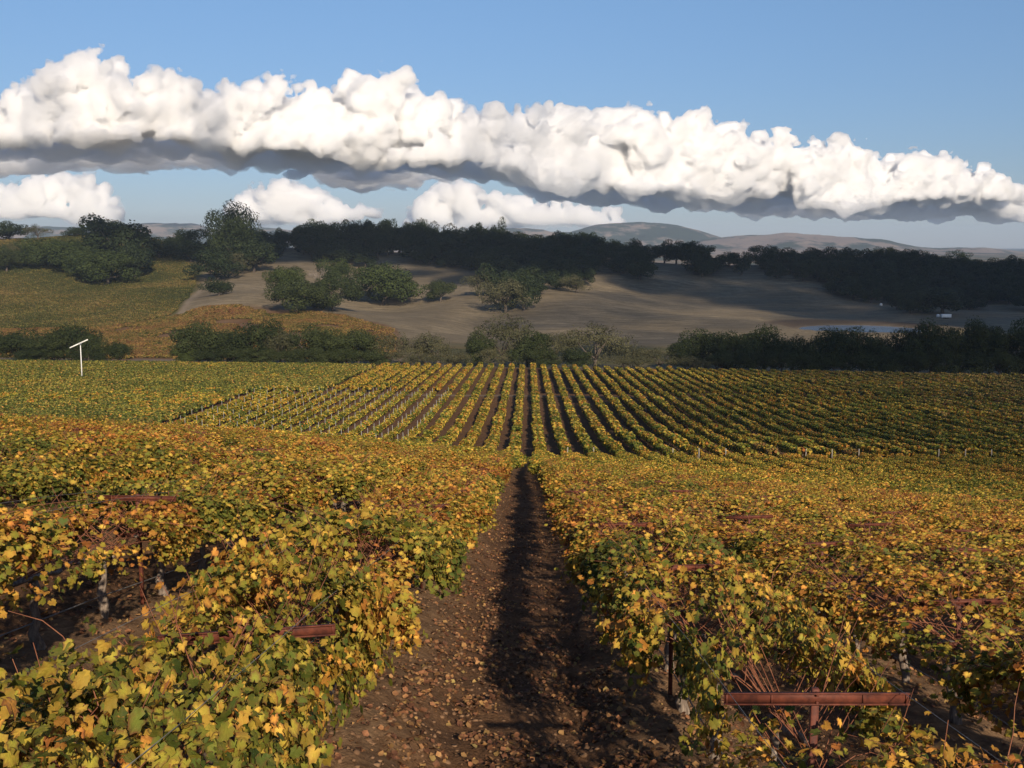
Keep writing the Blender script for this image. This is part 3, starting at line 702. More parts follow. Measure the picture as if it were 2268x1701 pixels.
LOWG = mid_set('vine_far_green', M_LEAF_GREEN, 210, (.22, .38), (.34, .42, .50, .56), 460, 'quad', zlo=.55, wid=.54, holes=.0)
YOUNG = mid_set('vine_young', M_LEAF_MID, 130, (.20, .34), (.28, .36, .46, .40), 480, 'quad', zlo=.45, ztop=1.25, wid=.45, holes=.3)
RUSTV = mid_set('vine_rust', M_LEAF_RUST, 150, (.26, .46), (.28, .42, .55, .62, .48), 500, 'quad', trunk=False, zlo=.4, wid=.7, holes=.1)
M_LEAF_HILL = leaf_material('vine_leaf_hill', shift=-.20, amp=.8, sat=.85, dark=.54, wscale=.011)
HILLV = mid_set('vine_hill', M_LEAF_HILL, 110, (.30, .55), (.36, .46, .54), 520, 'quad', trunk=False, zlo=.3, ztop=1.5, wid=.8, holes=.1)

def y_end(X): return np.where(X < 0, 136 + 1.05 * X, 136 + .05 * X)
def field(name, meshes, pts, label, rot=0.0, jit=.03, wide=1.0):
    """one object: vines too many and too small to count, instanced on points of its own"""
    src = bpy.data.collections.new(name + '_source')
    for k, me_ in enumerate(meshes):
        o = bpy.data.objects.new('%s_%d' % (name, k), me_); src.objects.link(o)
    N = len(pts); V = np.zeros((N, 3)); V[:, 0] = pts[:, 0]; V[:, 1] = pts[:, 1]; V[:, 2] = H(pts[:, 0], pts[:, 1])
    me = bpy.data.meshes.new(name); me.vertices.add(N); me.vertices.foreach_set('co', V.astype(np.float32).ravel())
    r_ = np.random.default_rng(len(pts))
    # follow the slope along the row
    if rot == 0: tilt = np.arctan((H(pts[:, 0], pts[:, 1] + 1) - H(pts[:, 0], pts[:, 1] - 1)) / 2)
    else: tilt = np.arctan((H(pts[:, 0] + 1, pts[:, 1]) - H(pts[:, 0] - 1, pts[:, 1])) / 2) * -1
    flip = r_.integers(0, 2, N) * math.pi
    rt = np.stack([np.where(flip > 0, -tilt, tilt), r_.normal(0, .03, N), rot + flip + r_.normal(0, jit, N)], 1)
    for nm, dt, val in (('rt', 'FLOAT_VECTOR', rt), ('sc', 'FLOAT_VECTOR', np.stack([r_.uniform(.85, 1.15, N) * np.interp(pts[:, 1] - (y_end(pts[:, 0]) - 136), [0, 85, 125, 1000], [wide, wide, min(wide, 1.), min(wide, 1.)]), np.ones(N) * 1.12, r_.uniform(.92, 1.08, N)], 1) * (pts[:, 2:3] if pts.shape[1] > 2 else 1))):
        a = me.attributes.new(nm, dt, 'POINT'); a.data.foreach_set('vector', val.astype(np.float32).ravel())
    a = me.attributes.new('vi', 'INT', 'POINT'); a.data.foreach_set('value', r_.integers(0, len(meshes), N).astype(np.int32))
    o = obj(name, me)
    ng = bpy.data.node_groups.new(name, 'GeometryNodeTree')
    ng.interface.new_socket('Geometry', in_out='INPUT', socket_type='NodeSocketGeometry'); ng.interface.new_socket('Geometry', in_out='OUTPUT', socket_type='NodeSocketGeometry')
    gi = ng.nodes.new('NodeGroupInput'); go = ng.nodes.new('NodeGroupOutput'); ip = ng.nodes.new('GeometryNodeInstanceOnPoints')
    ci = ng.nodes.new('GeometryNodeCollectionInfo'); ci.inputs['Collection'].default_value = src; ci.inputs['Separate Children'].default_value = True; ci.inputs['Reset Children'].default_value = True
    ip.inputs['Pick Instance'].default_value = True
    def nat(nm, dt):
        q = ng.nodes.new('GeometryNodeInputNamedAttribute'); q.data_type = dt; q.inputs[0].default_value = nm; return q.outputs[0]
    L = ng.links.new
    L(gi.outputs[0], ip.inputs['Points']); L(ci.outputs[0], ip.inputs['Instance']); L(nat('vi', 'INT'), ip.inputs['Instance Index'])
    e = ng.nodes.new('FunctionNodeEulerToRotation'); L(nat('rt', 'FLOAT_VECTOR'), e.inputs[0]); L(e.outputs[0], ip.inputs['Rotation'])
    L(nat('sc', 'FLOAT_VECTOR'), ip.inputs['Scale']); L(ip.outputs[0], go.inputs[0])
    md = o.modifiers.new('plants', 'NODES'); md.node_group = ng
    return tag(o, label, kind='stuff')

# ---------------------------------------------------------------- vine positions
def row_x(j): return 1.65 + 3.45 * j if j >= 0 else -1.85 + 3.45 * (j + 1)     # j = 0,1.. right of the aisle; -1,-2.. left
def y_end(X): return np.where(X < 0, 136 + 1.05 * X, 136 + .05 * X)
VS = 2.0
near = []
for j in range(-30, 30):
    X = row_x(j); y0 = [0.2, .9, -.3, .5][j % 4] + 1.5
    for k in range(80):
        Y = y0 + VS * k
        if Y > y_end(np.array(X)) or Y < 2.6: continue
        u_ = X / Y
        if u_ < -.56 - 5 / Y or u_ > .53 + 5 / Y: continue
        if Y > 150: continue
        near.append((X, Y, j, k))
near.sort(key=lambda v: v[0] ** 2 + v[1] ** 2)
ORD = ['first', 'second', 'third', 'fourth', 'fifth', 'sixth', 'seventh', 'eighth', 'ninth', 'tenth', 'eleventh', 'twelfth', 'thirteenth', 'fourteenth', 'fifteenth', 'sixteenth', 'seventeenth', 'eighteenth', 'nineteenth']
TENS = {20: 'twent', 30: 'thirt', 40: 'fort', 50: 'fift', 60: 'sixt', 70: 'sevent', 80: 'eight', 90: 'ninet'}
def ordn(i):
    """0 -> first"""
    if i < 19: return ORD[i]
    v = i + 1; t = v // 10 * 10
    if v >= 100: return 'hundred and ' + ordn(v - 101) if v > 100 else 'hundredth'
    return TENS[t] + 'ieth' if v == t else TENS[t] + 'y-' + ORD[v - t - 1]
def row_name(j): return ('first' if j in (0, -1) else ordn(j if j >= 0 else -j - 1)) + ' row ' + ('right' if j >= 0 else 'left') + ' of bare aisle'
inview = [v for v in near if -.535 < v[0] / v[1] < .51 and v[1] > 3.4][:300]
iset = set((v[2], v[3]) for v in inview)
cnt = {}
byrow = {}
for v in inview: byrow.setdefault(v[2], []).append(v)
for j in byrow: byrow[j].sort(key=lambda v: v[1])
LEAFM = []
lt = [leaf_template('lobed', s_) for s_ in range(6)]
for tnt in (.08, .25, .38, .48, .56, .64, .74, .86):
    for s_ in range(3):
        tv, tt = lt[(s_ * 2 + int(tnt * 10)) % 6]
        LEAFM.append((tnt, mesh_np('leaf', tv, tt, [M_LEAF], cols={'tint': np.stack([np.full(len(tv), tnt), np.full(len(tv), .3 + .35 * s_ / 2), np.r_[0, np.ones(len(tv) - 1)], np.ones(len(tv))], 1)})))
ltn = np.array([t for t, _ in LEAFM])
GV = 'grapevines in rows on the near slope'
for j, vs in byrow.items():
    for i, (X, Y, _, k) in enumerate(vs):
        r_ = np.random.default_rng(5000 + j * 97 + k * 13)
        nz = float(vnoise(np.array([[X / 7, Y / 7, 0]]), 3)[0])
        v = int(np.clip(round(r_.uniform(0, NHI - 1)), 0, NHI - 1)); z = h1(X, Y) + .06
        tilt = math.atan((h1(X, Y + 1) - h1(X, Y - 1)) / 2); fl = r_.random() < .5
        rot = (-tilt if fl else tilt, 0, (math.pi if fl else 0) + r_.normal(0, .05))
        near_ = (.74 if j == 0 else .84) if j in (0, -1) and Y < 9.5 else 1.
        far_ = min(1., max(0., (math.hypot(X, Y) - 9) / 16.))
        sc = (r_.uniform(.92, 1.05) * near_ if j in (0, -1) else r_.uniform(.95, 1.12) * (1.05 + .50 * far_), 1.02, r_.uniform(.90, 1.10))
        if j in (0, -1) and math.hypot(X, Y) > 9.5: sc = (r_.uniform(1.0, 1.12) * (1 + .38 * far_), 1.02, sc[2]); X += (.36 * far_ + .05) * (1 if j == 0 else -1)
        if j == 0 and Y < 8: X += .20
        thin_ = (j == 1 and 6.5 < Y < 12.5) or (j == 0 and 4.6 < Y < 6.9)
        bare_ = j == -2 and 10.9 < Y < 13.0
        if j == -1 and 4.6 < Y < 6.6: sc = (sc[0], 1.02, .99)
        if j == 0 and 4.6 < Y < 6.9: sc = (.9, 1.02, .86)
        lab = '%s grapevine, %s from the front, %s' % ('nearly leafless' if bare_ else 'sparse ' + WORDS[wordix[v]] if thin_ else WORDS[wordix[v]], ordn(i), row_name(j))
        dist = math.hypot(X, Y)
        if dist > 34:
            o = obj('grapevine', WHOLE[v], loc=(X, Y, z), rot=rot, scale=sc); tag(o, lab, 'grapevine', GV); continue
        root = obj('grapevine', None, loc=(X, Y, z), rot=rot, scale=sc); root.empty_display_size = .2; tag(root, lab, 'grapevine', GV)
        obj('trunk', HI[v][0], root); obj('cordon', HI[v][1], root)
        s_ = obj('shoots', HI[v][2], root); s_['kind'] = 'stuff'
        f_ = obj('foliage', BAREV if bare_ else SPARSE[k % 2] if thin_ else OPEN[(k * 3 + j) % 4] if (0 <= j < 5 and Y < 30 and r_.random() < .8) or r_.random() < .15 else HI[v][3], root); f_['kind'] = 'stuff'
        if dist < 13.0 and not bare_:
            NL = 90 if thin_ else 150; pos, nrm = canopy_points(NL * 2, r_, seed=(v + 3) % 17, ztop=1.75, wid=.82)
            # those that face the camera show largest
            wpos = np.array(Matrix.LocRotScale(root.location, root.rotation_euler, root.scale))
            wp = pos @ wpos[:3, :3].T + wpos[:3, 3]; order = np.argsort(np.linalg.norm(wp, axis=1))[:NL]
            pos, nrm = pos[order], nrm[order]
            tint = vine_tint(pos, bases[v], r_, v + 200)
            for a in range(NL):
                zv = Vector(nrm[a]).normalized(); ref = Vector((math.cos(a * 2.4), math.sin(a * 2.4), -.9))
                yv = (ref - ref.dot(zv) * zv).normalized(); xv = yv.cross(zv)
                Rm = Matrix((xv, yv, zv)).transposed()
                li = int(np.argmin(np.abs(ltn + r_.uniform(-.05, .05, len(ltn)) - tint[a])))
                sz = r_.uniform(.065, .12)
                lf = obj('leaf', LEAFM[li][1], root, loc=pos[a]); lf.rotation_euler = Rm.to_euler(); lf.scale = (sz,) * 3
rest = [v for v in near if (v[2], v[3]) not in iset]
closeout = np.array([(v[0], v[1], 1.0) for v in rest if math.hypot(v[0], v[1]) < 60])
closer = np.array([(v[0], v[1], 1.0) for v in rest if math.hypot(v[0], v[1]) >= 60])
field('near_slope_vines', WHOLE[:6], closeout, 'vine rows at the edges of the near slope', wide=1.35)
field('lower_slope_vines', MID, closer, 'dense golden vine rows on the lower part of the near slope', wide=1.5)

# middle field rows
gold, green, young, stakes, endposts = [], [], [], [], []
frng = np.random.default_rng(77)
for j in range(-70, 70):
    X = row_x(j)
    for Y in np.arange(142.5, 362 - .0 * abs(X), 2.05):
        if abs(Y - 264.5 - .02 * X) < 3.0 and -60 < X < 110: continue
        u_ = X / Y
        if u_ < -.56 or u_ > .52: continue
        if X < -18 and Y < 262 and X > -66:
            continue
        if X < -66 or (X < -50 and Y > 266): continue
        pg = np.clip((X - 70) / 60, 0, .85) + .25 * float(vnoise(np.array([[X / 30, Y / 45, 1.]]), 8)[0])
        s_ = 1 + .08 * frng.normal() + .10 * float(vnoise(np.array([[X / 9, Y / 12, 2.]]), 9)[0])
        if frng.random() < .02: continue
        (green if frng.random() < pg else gold).append((X + frng.normal(0, .05), Y, s_))
for j in range(-70, -5):
    X = row_x(j)
    if not -66 <= X <= -18: continue
    for k, Y in enumerate(np.arange(y_end(np.array(X)) + 6, 262, 1.7)):
        if X / Y < -.56: continue
        young.append((X + frng.normal(0, .1), Y, frng.uniform(.8, 1.1)))
        if k % 4 == j % 4: stakes.append((X, Y, j, k // 4))
# left field: rows run across the view
for Y in np.arange(120, 358, 3.0):
    for X in np.arange(-215, -48, 1.9):
        if X / Y < -.57: continue
        if Y < y_end(np.array(max(X, -80.))) + 12: continue
        if X > -67 and Y < 268: continue
        if X > -50 - .0 * Y: continue
        if frng.random() < .01: continue
        band = math.exp(-((Y - 250 - .1 * X) / 22) ** 2)
        p_ = 1.02 - .45 * band + .35 * float(vnoise(np.array([[X / 34, Y / 16, 1.]]), 18)[0])
        (green if frng.random() < p_ else gold).append((X + frng.normal(0, .15), Y + frng.normal(0, .25), 1.0, 1))
def split_rot(lst): return np.array([v[:3] for v in lst if len(v) == 3]), np.array([v[:3] for v in lst if len(v) == 4])
a, b = split_rot(gold); field('middle_field_vines', LOW, a, 'golden vine rows running straight down the middle field')
if len(b): field('left_field_golden_vines', LOW, b, 'golden vines among the green ones in the left field', rot=math.pi / 2, jit=.2)
a, b = split_rot(green); field('right_field_vines', LOWG, a, 'greener vine rows at the right of the middle field')
field('left_field_green_vines', LOWL, b, 'smooth green vine field at the left in front of the creek trees', rot=math.pi / 2, jit=.2)
field('young_vines', YOUNG, np.array(young), 'young staked vines left of the middle rows')
# distant vineyards
rust = []; hill = []
Xg, Yg = np.meshgrid(np.arange(-330, -50, 1.7), np.arange(436, 640, 3.4)); Xg = Xg.ravel(); Yg = Yg.ravel()
Yg = Yg + 3 * np.sin(Xg / 60.); pxx = pxy(Xg / Yg); rt_ = np.interp(pxx, [0, 200, 430, 600, 740, 850, 900], [592, 598, 636, 636, 628, 580, 470])
edge = 10 * fbm(P2(Xg, Yg, 30), 3, 91); thin = fbm(P2(Xg, Yg, 18), 3, 92)
ok = (pxx > -40) & (Yg < rt_ + edge) & (pxx < 850 + edge) & ((thin > -.15 - np.clip((560 - pxx) / 600, 0, .8)))
ok &= ~((pxx > 275) & (pxx < 375) & (Yg < 446))
rust = np.stack([Xg[ok] + frng.normal(0, .2, ok.sum()), Yg[ok], np.ones(ok.sum())], 1)
field('rusty_vineyard', RUSTV, rust, 'rust and gold vineyard on the low rise behind the creek trees', rot=math.pi / 2, jit=.15)
Xg, Yg = np.meshgrid(np.arange(-620, -180, 2.3), np.arange(590, 1040, 4.2)); Xg = Xg.ravel(); Yg = Yg.ravel() + 8 * np.sin(Xg.ravel() / 70)
pxx = pxy(Xg / Yg); rt_ = np.interp(pxx, [0, 200, 430, 600], [592, 598, 636, 636]); gr_ = np.interp(Yg, [600, 640, 700, 800, 900, 1020, 1100], [330, 385, 410, 430, 432, 345, 340])
bare = fbm(P2(Xg, Yg, 60), 3, 95)
ok = (pxx > -40) & (Yg > rt_ + 8) & (pxx < gr_ - 10) & (bare > -9)
hill = np.stack([Xg[ok], Yg[ok], np.ones(ok.sum())], 1)
field('hillside_vineyard', HILLV, hill, 'green and gold vineyard covering the left hillside', rot=math.pi / 2, jit=.3)

# ---------------------------------------------------------------- trellis posts
def post_meshes():
    g1 = Geo(); g1.box((0, 0, .84), (.045, .035, 1.88), bev=.004); g1.box((.019, .024, .84), (.008, .014, 1.86))
    g2 = Geo()                                                     # channel section crossarm: web and two flanges
    g2.box((0, -.030, 1.735), (1.07, .006, .066)); g2.box((0, -.044, 1.767), (1.07, .026, .006)); g2.box((0, -.044, 1.703), (1.07, .026, .006))
    for sx in (-.52, -.26, .27, .52): g2.box((sx, -.037, 1.735), (.010, .008, .058))
    g3 = Geo(); g3.box((0, -.028, 1.20), (.62, .008, .060)); g3.box((0, -.040, 1.229), (.62, .024, .006)); g3.box((0, -.040, 1.171), (.62, .024, .006))
    g4 = Geo(); 
    for z_ in (1.71, 1.76, 1.20): g4.tube([[0, -.055, z_], [0, -.020, z_]], .009, 6)
    return [g.mesh(nm, [M_RUST]) for g, nm in ((g1, 'post'), (g2, 'crossarm'), (g3, 'lower_crossarm'), (g4, 'bolt'))]
PM = post_meshes()
POFF = {0: 6.1, 1: 6.4, -1: 6.5, -2: 8.5, -3: 4.6, 2: 8.8}
posts = []
for j in range(-16, 16):
    X = row_x(j); Y = POFF.get(j, 3.5 + (j * 2.7) % 6.0)
    while Y < 62:
        if -.55 < X / Y < .53: posts.append((X, Y, j))
        Y += 6.05
pc = {}
for X, Y, j in sorted(posts, key=lambda v: v[1]):
    i = pc.get(j, 0); pc[j] = i + 1
    r_ = np.random.default_rng(int(9000 + X * 31 + Y * 7)); z = h1(X, Y) + .02
    root = obj('trellis_post', None, loc=(X, Y, z), rot=(r_.normal(0, .03), r_.normal(0, .035), r_.normal(0, .07)))
    root.scale = (1, 1, r_.uniform(.95, 1.03) if not (j == 0 and i == 0) else 1.0)
    if j == 0 and i == 0: root.rotation_euler = (0, .008, .03)
    if j == -1 and i == 0: root.location.x += .18; root.scale.z = .965; root.rotation_euler = (.02, -.03, .12)
    tag(root, ('bare rusty T-shaped trellis post at bottom right' if j == 0 and i == 0 else 'rusty T-shaped trellis post, %s from the front in the %s' % (ordn(i), row_name(j))), 'trellis post', 'rusty trellis posts in the vine rows')
    for me_, nm in zip(PM, ('post', 'crossarm', 'lower_crossarm', 'bolt')):
        if nm in ('lower_crossarm', 'bolt') and Y > 16: continue
        o = obj(nm, me_, root)
        if nm == 'bolt': o['kind'] = 'stuff'
# wires and drip hose of the near rows
for j in (-3, -2, -1, 0, 1, 2):
    X = row_x(j); Yv = np.arange(2.5, 62, 1.5)
    root = obj('trellis_wires', None, loc=(X, 3, h1(X, 3))); tag(root, 'thin wires and drip hose strung along the ' + row_name(j), 'wire', 'trellis wires of the near rows')
    for nm, dx, dz, rad, mt in (('wire', -.5, 1.79, .0022, M_WIRE), ('wire', .5, 1.79, .0022, M_WIRE), ('wire', 0, 1.12, .003, M_WIRE), ('drip_hose', .02, .52, .009, M_WIRE)):
        g_ = Geo(); g_.tube(np.stack([np.full_like(Yv, dx), Yv - 3, H(np.full_like(Yv, X), Yv) - h1(X, 3) + dz + .012 * np.sin(Yv * 1.1)], 1), rad, 4)
        obj(nm, g_.mesh(nm, [mt]), root)
# grey wooden stump post with a pale wire, lower left
Xs, Ys, Zs = -1.85 - 3.45, 10.3, 0
# ---------------------------------------------------------------- stakes
g_ = Geo(); g_.tube([[0, 0, -.1], [0, 0, 2.25]], .035, 5); STK = g_.mesh('stake', [M_GREYSTEEL])
g_ = Geo(); g_.tube([[0, 0, -.2], [0, 0, 2.0]], [.075, .065], 7); EP = g_.mesh('end_post', [M_WOODPOST])
stakes = [s_ for s_ in stakes if -.33 < s_[0] / s_[1] < .0]
stakes.sort(key=lambda v: v[1]); stakes = stakes[:290]
for X, Y, j, k in stakes:
    o = obj('vine_stake', STK, loc=(X, Y, h1(X, Y)), rot=(random.gauss(0, .03), random.gauss(0, .03), 0))
    o.scale = (1, 1, random.uniform(.85, 1.1))
    tag(o, 'pale grey stake, %s along %s row of young vines left of middle rows' % (ordn(k), ordn(-j - 7)), 'stake', 'pale stakes standing among the young vines')
for j in range(-9, 20):
    X = row_x(j)
    if (j * 7) % 5 in (1, 3) or j in (0, -1): continue
    o = obj('end_post', EP, loc=(X, 141.2, h1(X, 141.2)), rot=(random.gauss(0, .04), random.gauss(0, .04), 0))
    tag(o, 'grey wooden end post of middle field, %s' % row_name(j), 'post', 'end posts along the front of the middle field')

# ---------------------------------------------------------------- fallen leaves and clods
lr = np.random.default_rng(303); N = 110000
Yl = 4 + 76 * lr.uniform(0, 1, N) ** 1.9; Xl = lr.uniform(-1, 1, N) * (2.4 + .32 * Yl)
keep = lr.uniform(0, 1, N) < np.where(np.abs(Xl + .1) < 1.25, 1, .30); Xl, Yl = Xl[keep], Yl[keep]
keep = fbm(P2(Xl, Yl, .8), 2, 71) > -.25; Xl, Yl = Xl[keep], Yl[keep]; N = len(Xl)
Zl = H(Xl, Yl) + aisle_relief(Xl, Yl) + .025
nrm = np.stack([lr.normal(0, .45, N), lr.normal(0, .45, N), np.ones(N)], 1)
tv = np.array([[-.5, 0, .18], [0, -.1, 0], [.5, .05, .2], [.4, .8, .05], [0, 1, -.05], [-.45, .75, .2]]); tt = np.array([[0, 1, 5], [1, 4, 5], [1, 2, 3], [1, 3, 4]])
Vl, Tl, Cl, _ = scatter((tv, tt), np.stack([Xl, Yl, Zl], 1), nrm, lr.uniform(0, 6.28, N), lr.uniform(.014, .070, N) ** 1.0, np.clip(lr.normal(.86, .12, N), .42, 1), lr.uniform(0, .8, N))
M_LITTER = leaf_material('fallen_leaf', amp=.1, trans=.05, sat=.85, dark=.62)
tag(obj('fallen_leaves', mesh_np('fallen_leaves', Vl, Tl, [M_LITTER], cols={'tint': Cl})), 'dry brown and orange leaves scattered over the soil', kind='stuff')
N = 14000; Yc = 5 + 40 * lr.uniform(0, 1, N) ** 1.6; Xc = lr.uniform(-1, 1, N) * (2.0 + .12 * Yc); Zc = H(Xc, Yc) + aisle_relief(Xc, Yc)
uv, uf = ico(1); sz = lr.uniform(.010, .045, N) * lr.uniform(.3, 1, N)
Vc = uv[None] * sz[:, None, None] * (1 + .25 * lr.normal(size=(N, len(uv), 1))) * np.array([1, 1, .65]) + np.stack([Xc, Yc, Zc], 1)[:, None]
Tc = uf[None] + (np.arange(N) * len(uv))[:, None, None]
M_CLOD = simple_mat('soil_clod', (.09, .048, .026), (.26, .155, .085), 6)
tag(obj('soil_clods', mesh_np('soil_clods', Vc.reshape(-1, 3), Tc.reshape(-1, 3), [M_CLOD])), 'crumbly brown soil clods in the aisle', kind='stuff')

# ---------------------------------------------------------------- trees
def crown_mesh(seed, lobes, N, leaf, mt, flat=.72, spread=1.0, airy=0.):
    """leafy crown about 2 wide and 1.6 high around unit size, base at z=0.25"""
    r_ = np.random.default_rng(seed); C, Rr = [], []
    for k in range(lobes):
        a = r_.uniform(0, 6.28); q = math.sqrt(r_.uniform(0, 1)) * .66 * spread; zz = .27 + .80 * r_.uniform(0, 1) ** .8 * (1 - .35 * q)
        if airy == 2: zz = .16 + .95 * r_.uniform(0, 1) ** .9 * (1 - .45 * q)
        C.append((math.cos(a) * q, math.sin(a) * q, zz)); Rr.append(r_.uniform(.20, .40) * (1.1 - .4 * q))
    C = np.array(C); Rr = np.array(Rr) * (.62 if airy == 2 else 1.); k = r_.choice(lobes, N, p=Rr ** 2 / (Rr ** 2).sum())
    d = r_.normal(size=(N, 3)); d /= np.linalg.norm(d, axis=1)[:, None]
    rad = Rr[k] * (1 + .22 * fbm(d * 2.4 + k[:, None] * 3.1, 2, seed)) * r_.uniform(.72, 1.03, N)
    pos = C[k] + d * rad[:, None] * np.array([1, 1, flat]); nrm = d + r_.normal(0, .45, (N, 3)) + np.array([0, 0, .25])
    ok = pos[:, 2] > .10
    if airy == 1: ok &= fbm(pos * 4, 2, seed + 3) > -.1
    pos = pos * np.array([.93, .93, 1.42]) / np.array([np.percentile(np.abs(pos[ok, 0]), 97), np.percentile(np.abs(pos[ok, 1]), 97), np.percentile(pos[ok, 2], 99)]); C = C * np.array([.9, .9, 1.2])
    tint = np.clip(.5 + .35 * fbm(pos * 3.2, 2, seed + 5) + r_.normal(0, .16, N), 0, 1)
    V, T, c, _ = scatter(leaf_template('quad'), pos[ok], nrm[ok], r_.uniform(0, 6.28, ok.sum()), r_.uniform(.6, 1.3, ok.sum()) * leaf, tint[ok], r_.uniform(0, 1, ok.sum()))
    return mesh_np('crown', V, T, [mt], cols={'tint': c}), C
def trunk_mesh(seed, C, mt=None, r0=.06):
    r_ = np.random.default_rng(seed); g_ = Geo(); top = np.array([r_.normal(0, .05), r_.normal(0, .05), .32])
    g_.tube([[0, 0, -.08], [top[0] * .4, top[1] * .4, .15], top], [r0 * 1.25, r0, r0 * .8], 7)
    for c in C[:7]:
        mid = (top + c) / 2 + r_.normal(0, .04, 3); g_.tube([top, mid, c], [r0 * .6, r0 * .4, r0 * .15], 5)
    return g_.mesh('trunk', [mt or M_TRUNK], True)
def bare_tree(seed):
    r_ = np.random.default_rng(seed); g_ = Geo(); twigs = Geo()
    g_.tube([[0, 0, -.08], [.02, .01, .25]], [.05, .04], 6)
    def br(p, d, L, rad, lv):
        q = p + d * L; (g_ if lv < 2 else twigs).tube([p, (p + q) / 2 + r_.normal(0, .03 * L, 3), q], [rad, rad * .8, rad * .55], 4 if lv < 3 else 3, cap=False)
        if lv < 5:
            for _ in range(3 if lv < 4 else 2):
                nd = d + r_.normal(0, .55, 3); nd[2] = abs(nd[2]) * .8 + .1; nd /= np.linalg.norm(nd); br(q, nd, L * r_.uniform(.62, .8), rad * .58, lv + 1)
    for a in range(3):
        t = a * 2.1 + r_.uniform(0, 1); dd = np.array([math.cos(t) * .7, math.sin(t) * .7, .8]); br(np.array([.02, .01, .22]), dd / np.linalg.norm(dd), .34, .032, 1)
    return g_.mesh('trunk', [M_DEADWOOD]), twigs.mesh('branches', [M_DEADWOOD])
KINDS = {}
for nm, mt, cfg in (('oak', M_OAK, [(s_, 16, 5000, .055, .80, 1.0, 0) for s_ in range(6)]),
                    ('creek', M_CREEK, [(s_ + 20, 22, 11000, .040, .80, 1.05, 0) for s_ in range(5)]),
                    ('lit', M_LITOAK, [(s_ + 30, 20, 12000, .040, .78, 1.0, 0) for s_ in range(3)]),
                    ('olive', M_OLIVE, [(s_ + 40, 18, 8500, .034, .85, 1.0, 1) for s_ in range(3)]),
                    ('tall', M_OAK, [(61, 30, 15000, .034, .85, .85, 0)]),
                    ('airy', M_OAK, [(s_ + 50, 44, 17000, .028, .85, .92, 2) for s_ in range(2)])):
    L_ = []
    for s_, lo, N_, lf, fl, spd, ai in cfg:
        cm, C = crown_mesh(s_ + 1000, lo, N_, lf, mt, fl, spd, ai); L_.append((cm, trunk_mesh(s_, C)))
    KINDS[nm] = L_
KINDS['bare'] = [bare_tree(s_)[::-1] for s_ in (3, 8)]
tree_id = [0]; tree_spots = []
def place_tree(x, ybase, w, h, kind, label, group=None, dmin=395., cat='tree', name='oak_tree', near_d=None):
    if near_d: r_ = ray(x, ybase); d = near_d; X = r_[0] / r_[1] * d; Z = h1(X, d)
    else: X, d, Z = ground_at(x, ybase, dmin)
    tree_id[0] += 1; k = tree_id[0]; pxm = d / F / 2.16
    # the picture line through the base may pass above hidden ground: measure height from the asked base line
    zb_line = ray(x, ybase); zl = zb_line[2] / zb_line[1] * d; top = zl + h * pxm
    Hm = max(top - Z, 3.0); Wm = w * pxm
    cm, tm = KINDS[kind][k % len(KINDS[kind])]
    root = obj(name, None, loc=(X, d, Z - .1), rot=(0, 0, random.uniform(0, 6.28)), scale=(Wm / 1.85, Wm / 1.85, Hm / 1.42))
    tag(root, label, cat, group)
    obj('crown' if kind != 'bare' else 'branches', cm, root)['kind'] = 'thing'; obj('trunk', tm, root)
    return root
DQ = ['dark', 'broad dark', 'rounded dark', 'low dark', 'dense dark']
# creek line, left to right
creek = [(-10, 785, 70, 52, 'creek'), (42, 786, 90, 56, 'creek'), (100, 784, 80, 48, 'creek'), (160, 783, 95, 62, 'creek'), (212, 784, 62, 48, 'creek'), (259, 785, 44, 36, 'creek'),
         (398, 790, 50, 30, 'lit'), (430, 790, 95, 72, 'creek'), (490, 791, 80, 58, 'creek'), (548, 792, 105, 76, 'creek'), (606, 792, 70, 62, 'olive'), (665, 791, 92, 66, 'creek'), (722, 791, 75, 60, 'creek'), (775, 790, 80, 60, 'creek'), (832, 789, 85, 54, 'olive'),
         (890, 787, 60, 40, 'olive'), (945, 786, 85, 52, 'olive'), (1032, 790, 66, 54, 'creek'), (1088, 788, 105, 84, 'olive'), (1140, 790, 80, 56, 'creek'), (1200, 791, 85, 58, 'olive'), (1285, 793, 120, 72, 'olive'), (1345, 796, 80, 40, 'olive'), (1420, 797, 90, 36, 'olive'),
         (1480, 800, 60, 46, 'creek'), (1525, 802, 90, 68, 'creek'), (1590, 803, 85, 64, 'creek'), (1650, 803, 95, 74, 'creek'), (1712, 804, 75, 58, 'creek'), (1770, 805, 90, 70, 'creek'), (1832, 806, 95, 74, 'creek'), (1890, 806, 75, 54, 'creek'), (1950, 807, 90, 72, 'creek'), (2010, 807, 95, 84, 'creek'), (2075, 807, 95, 86, 'creek'), (2135, 807, 85, 74, 'creek'), (2190, 808, 95, 84, 'creek'), (2245, 808, 80, 80, 'creek')]
kn = {'creek': 'dark green oak', 'lit': 'light green bush', 'olive': 'pale olive-brown willow'}
for i, (x, y, w, h, k) in enumerate(creek):
    place_tree(x, y, w * 1.12, h * 1.3, k, '%s, %s from left along the far edge of the vines' % (kn[k], ordn(i)), 'trees along the creek behind the vineyard', near_d=388 + 14 * random.random(), name='creek_tree')
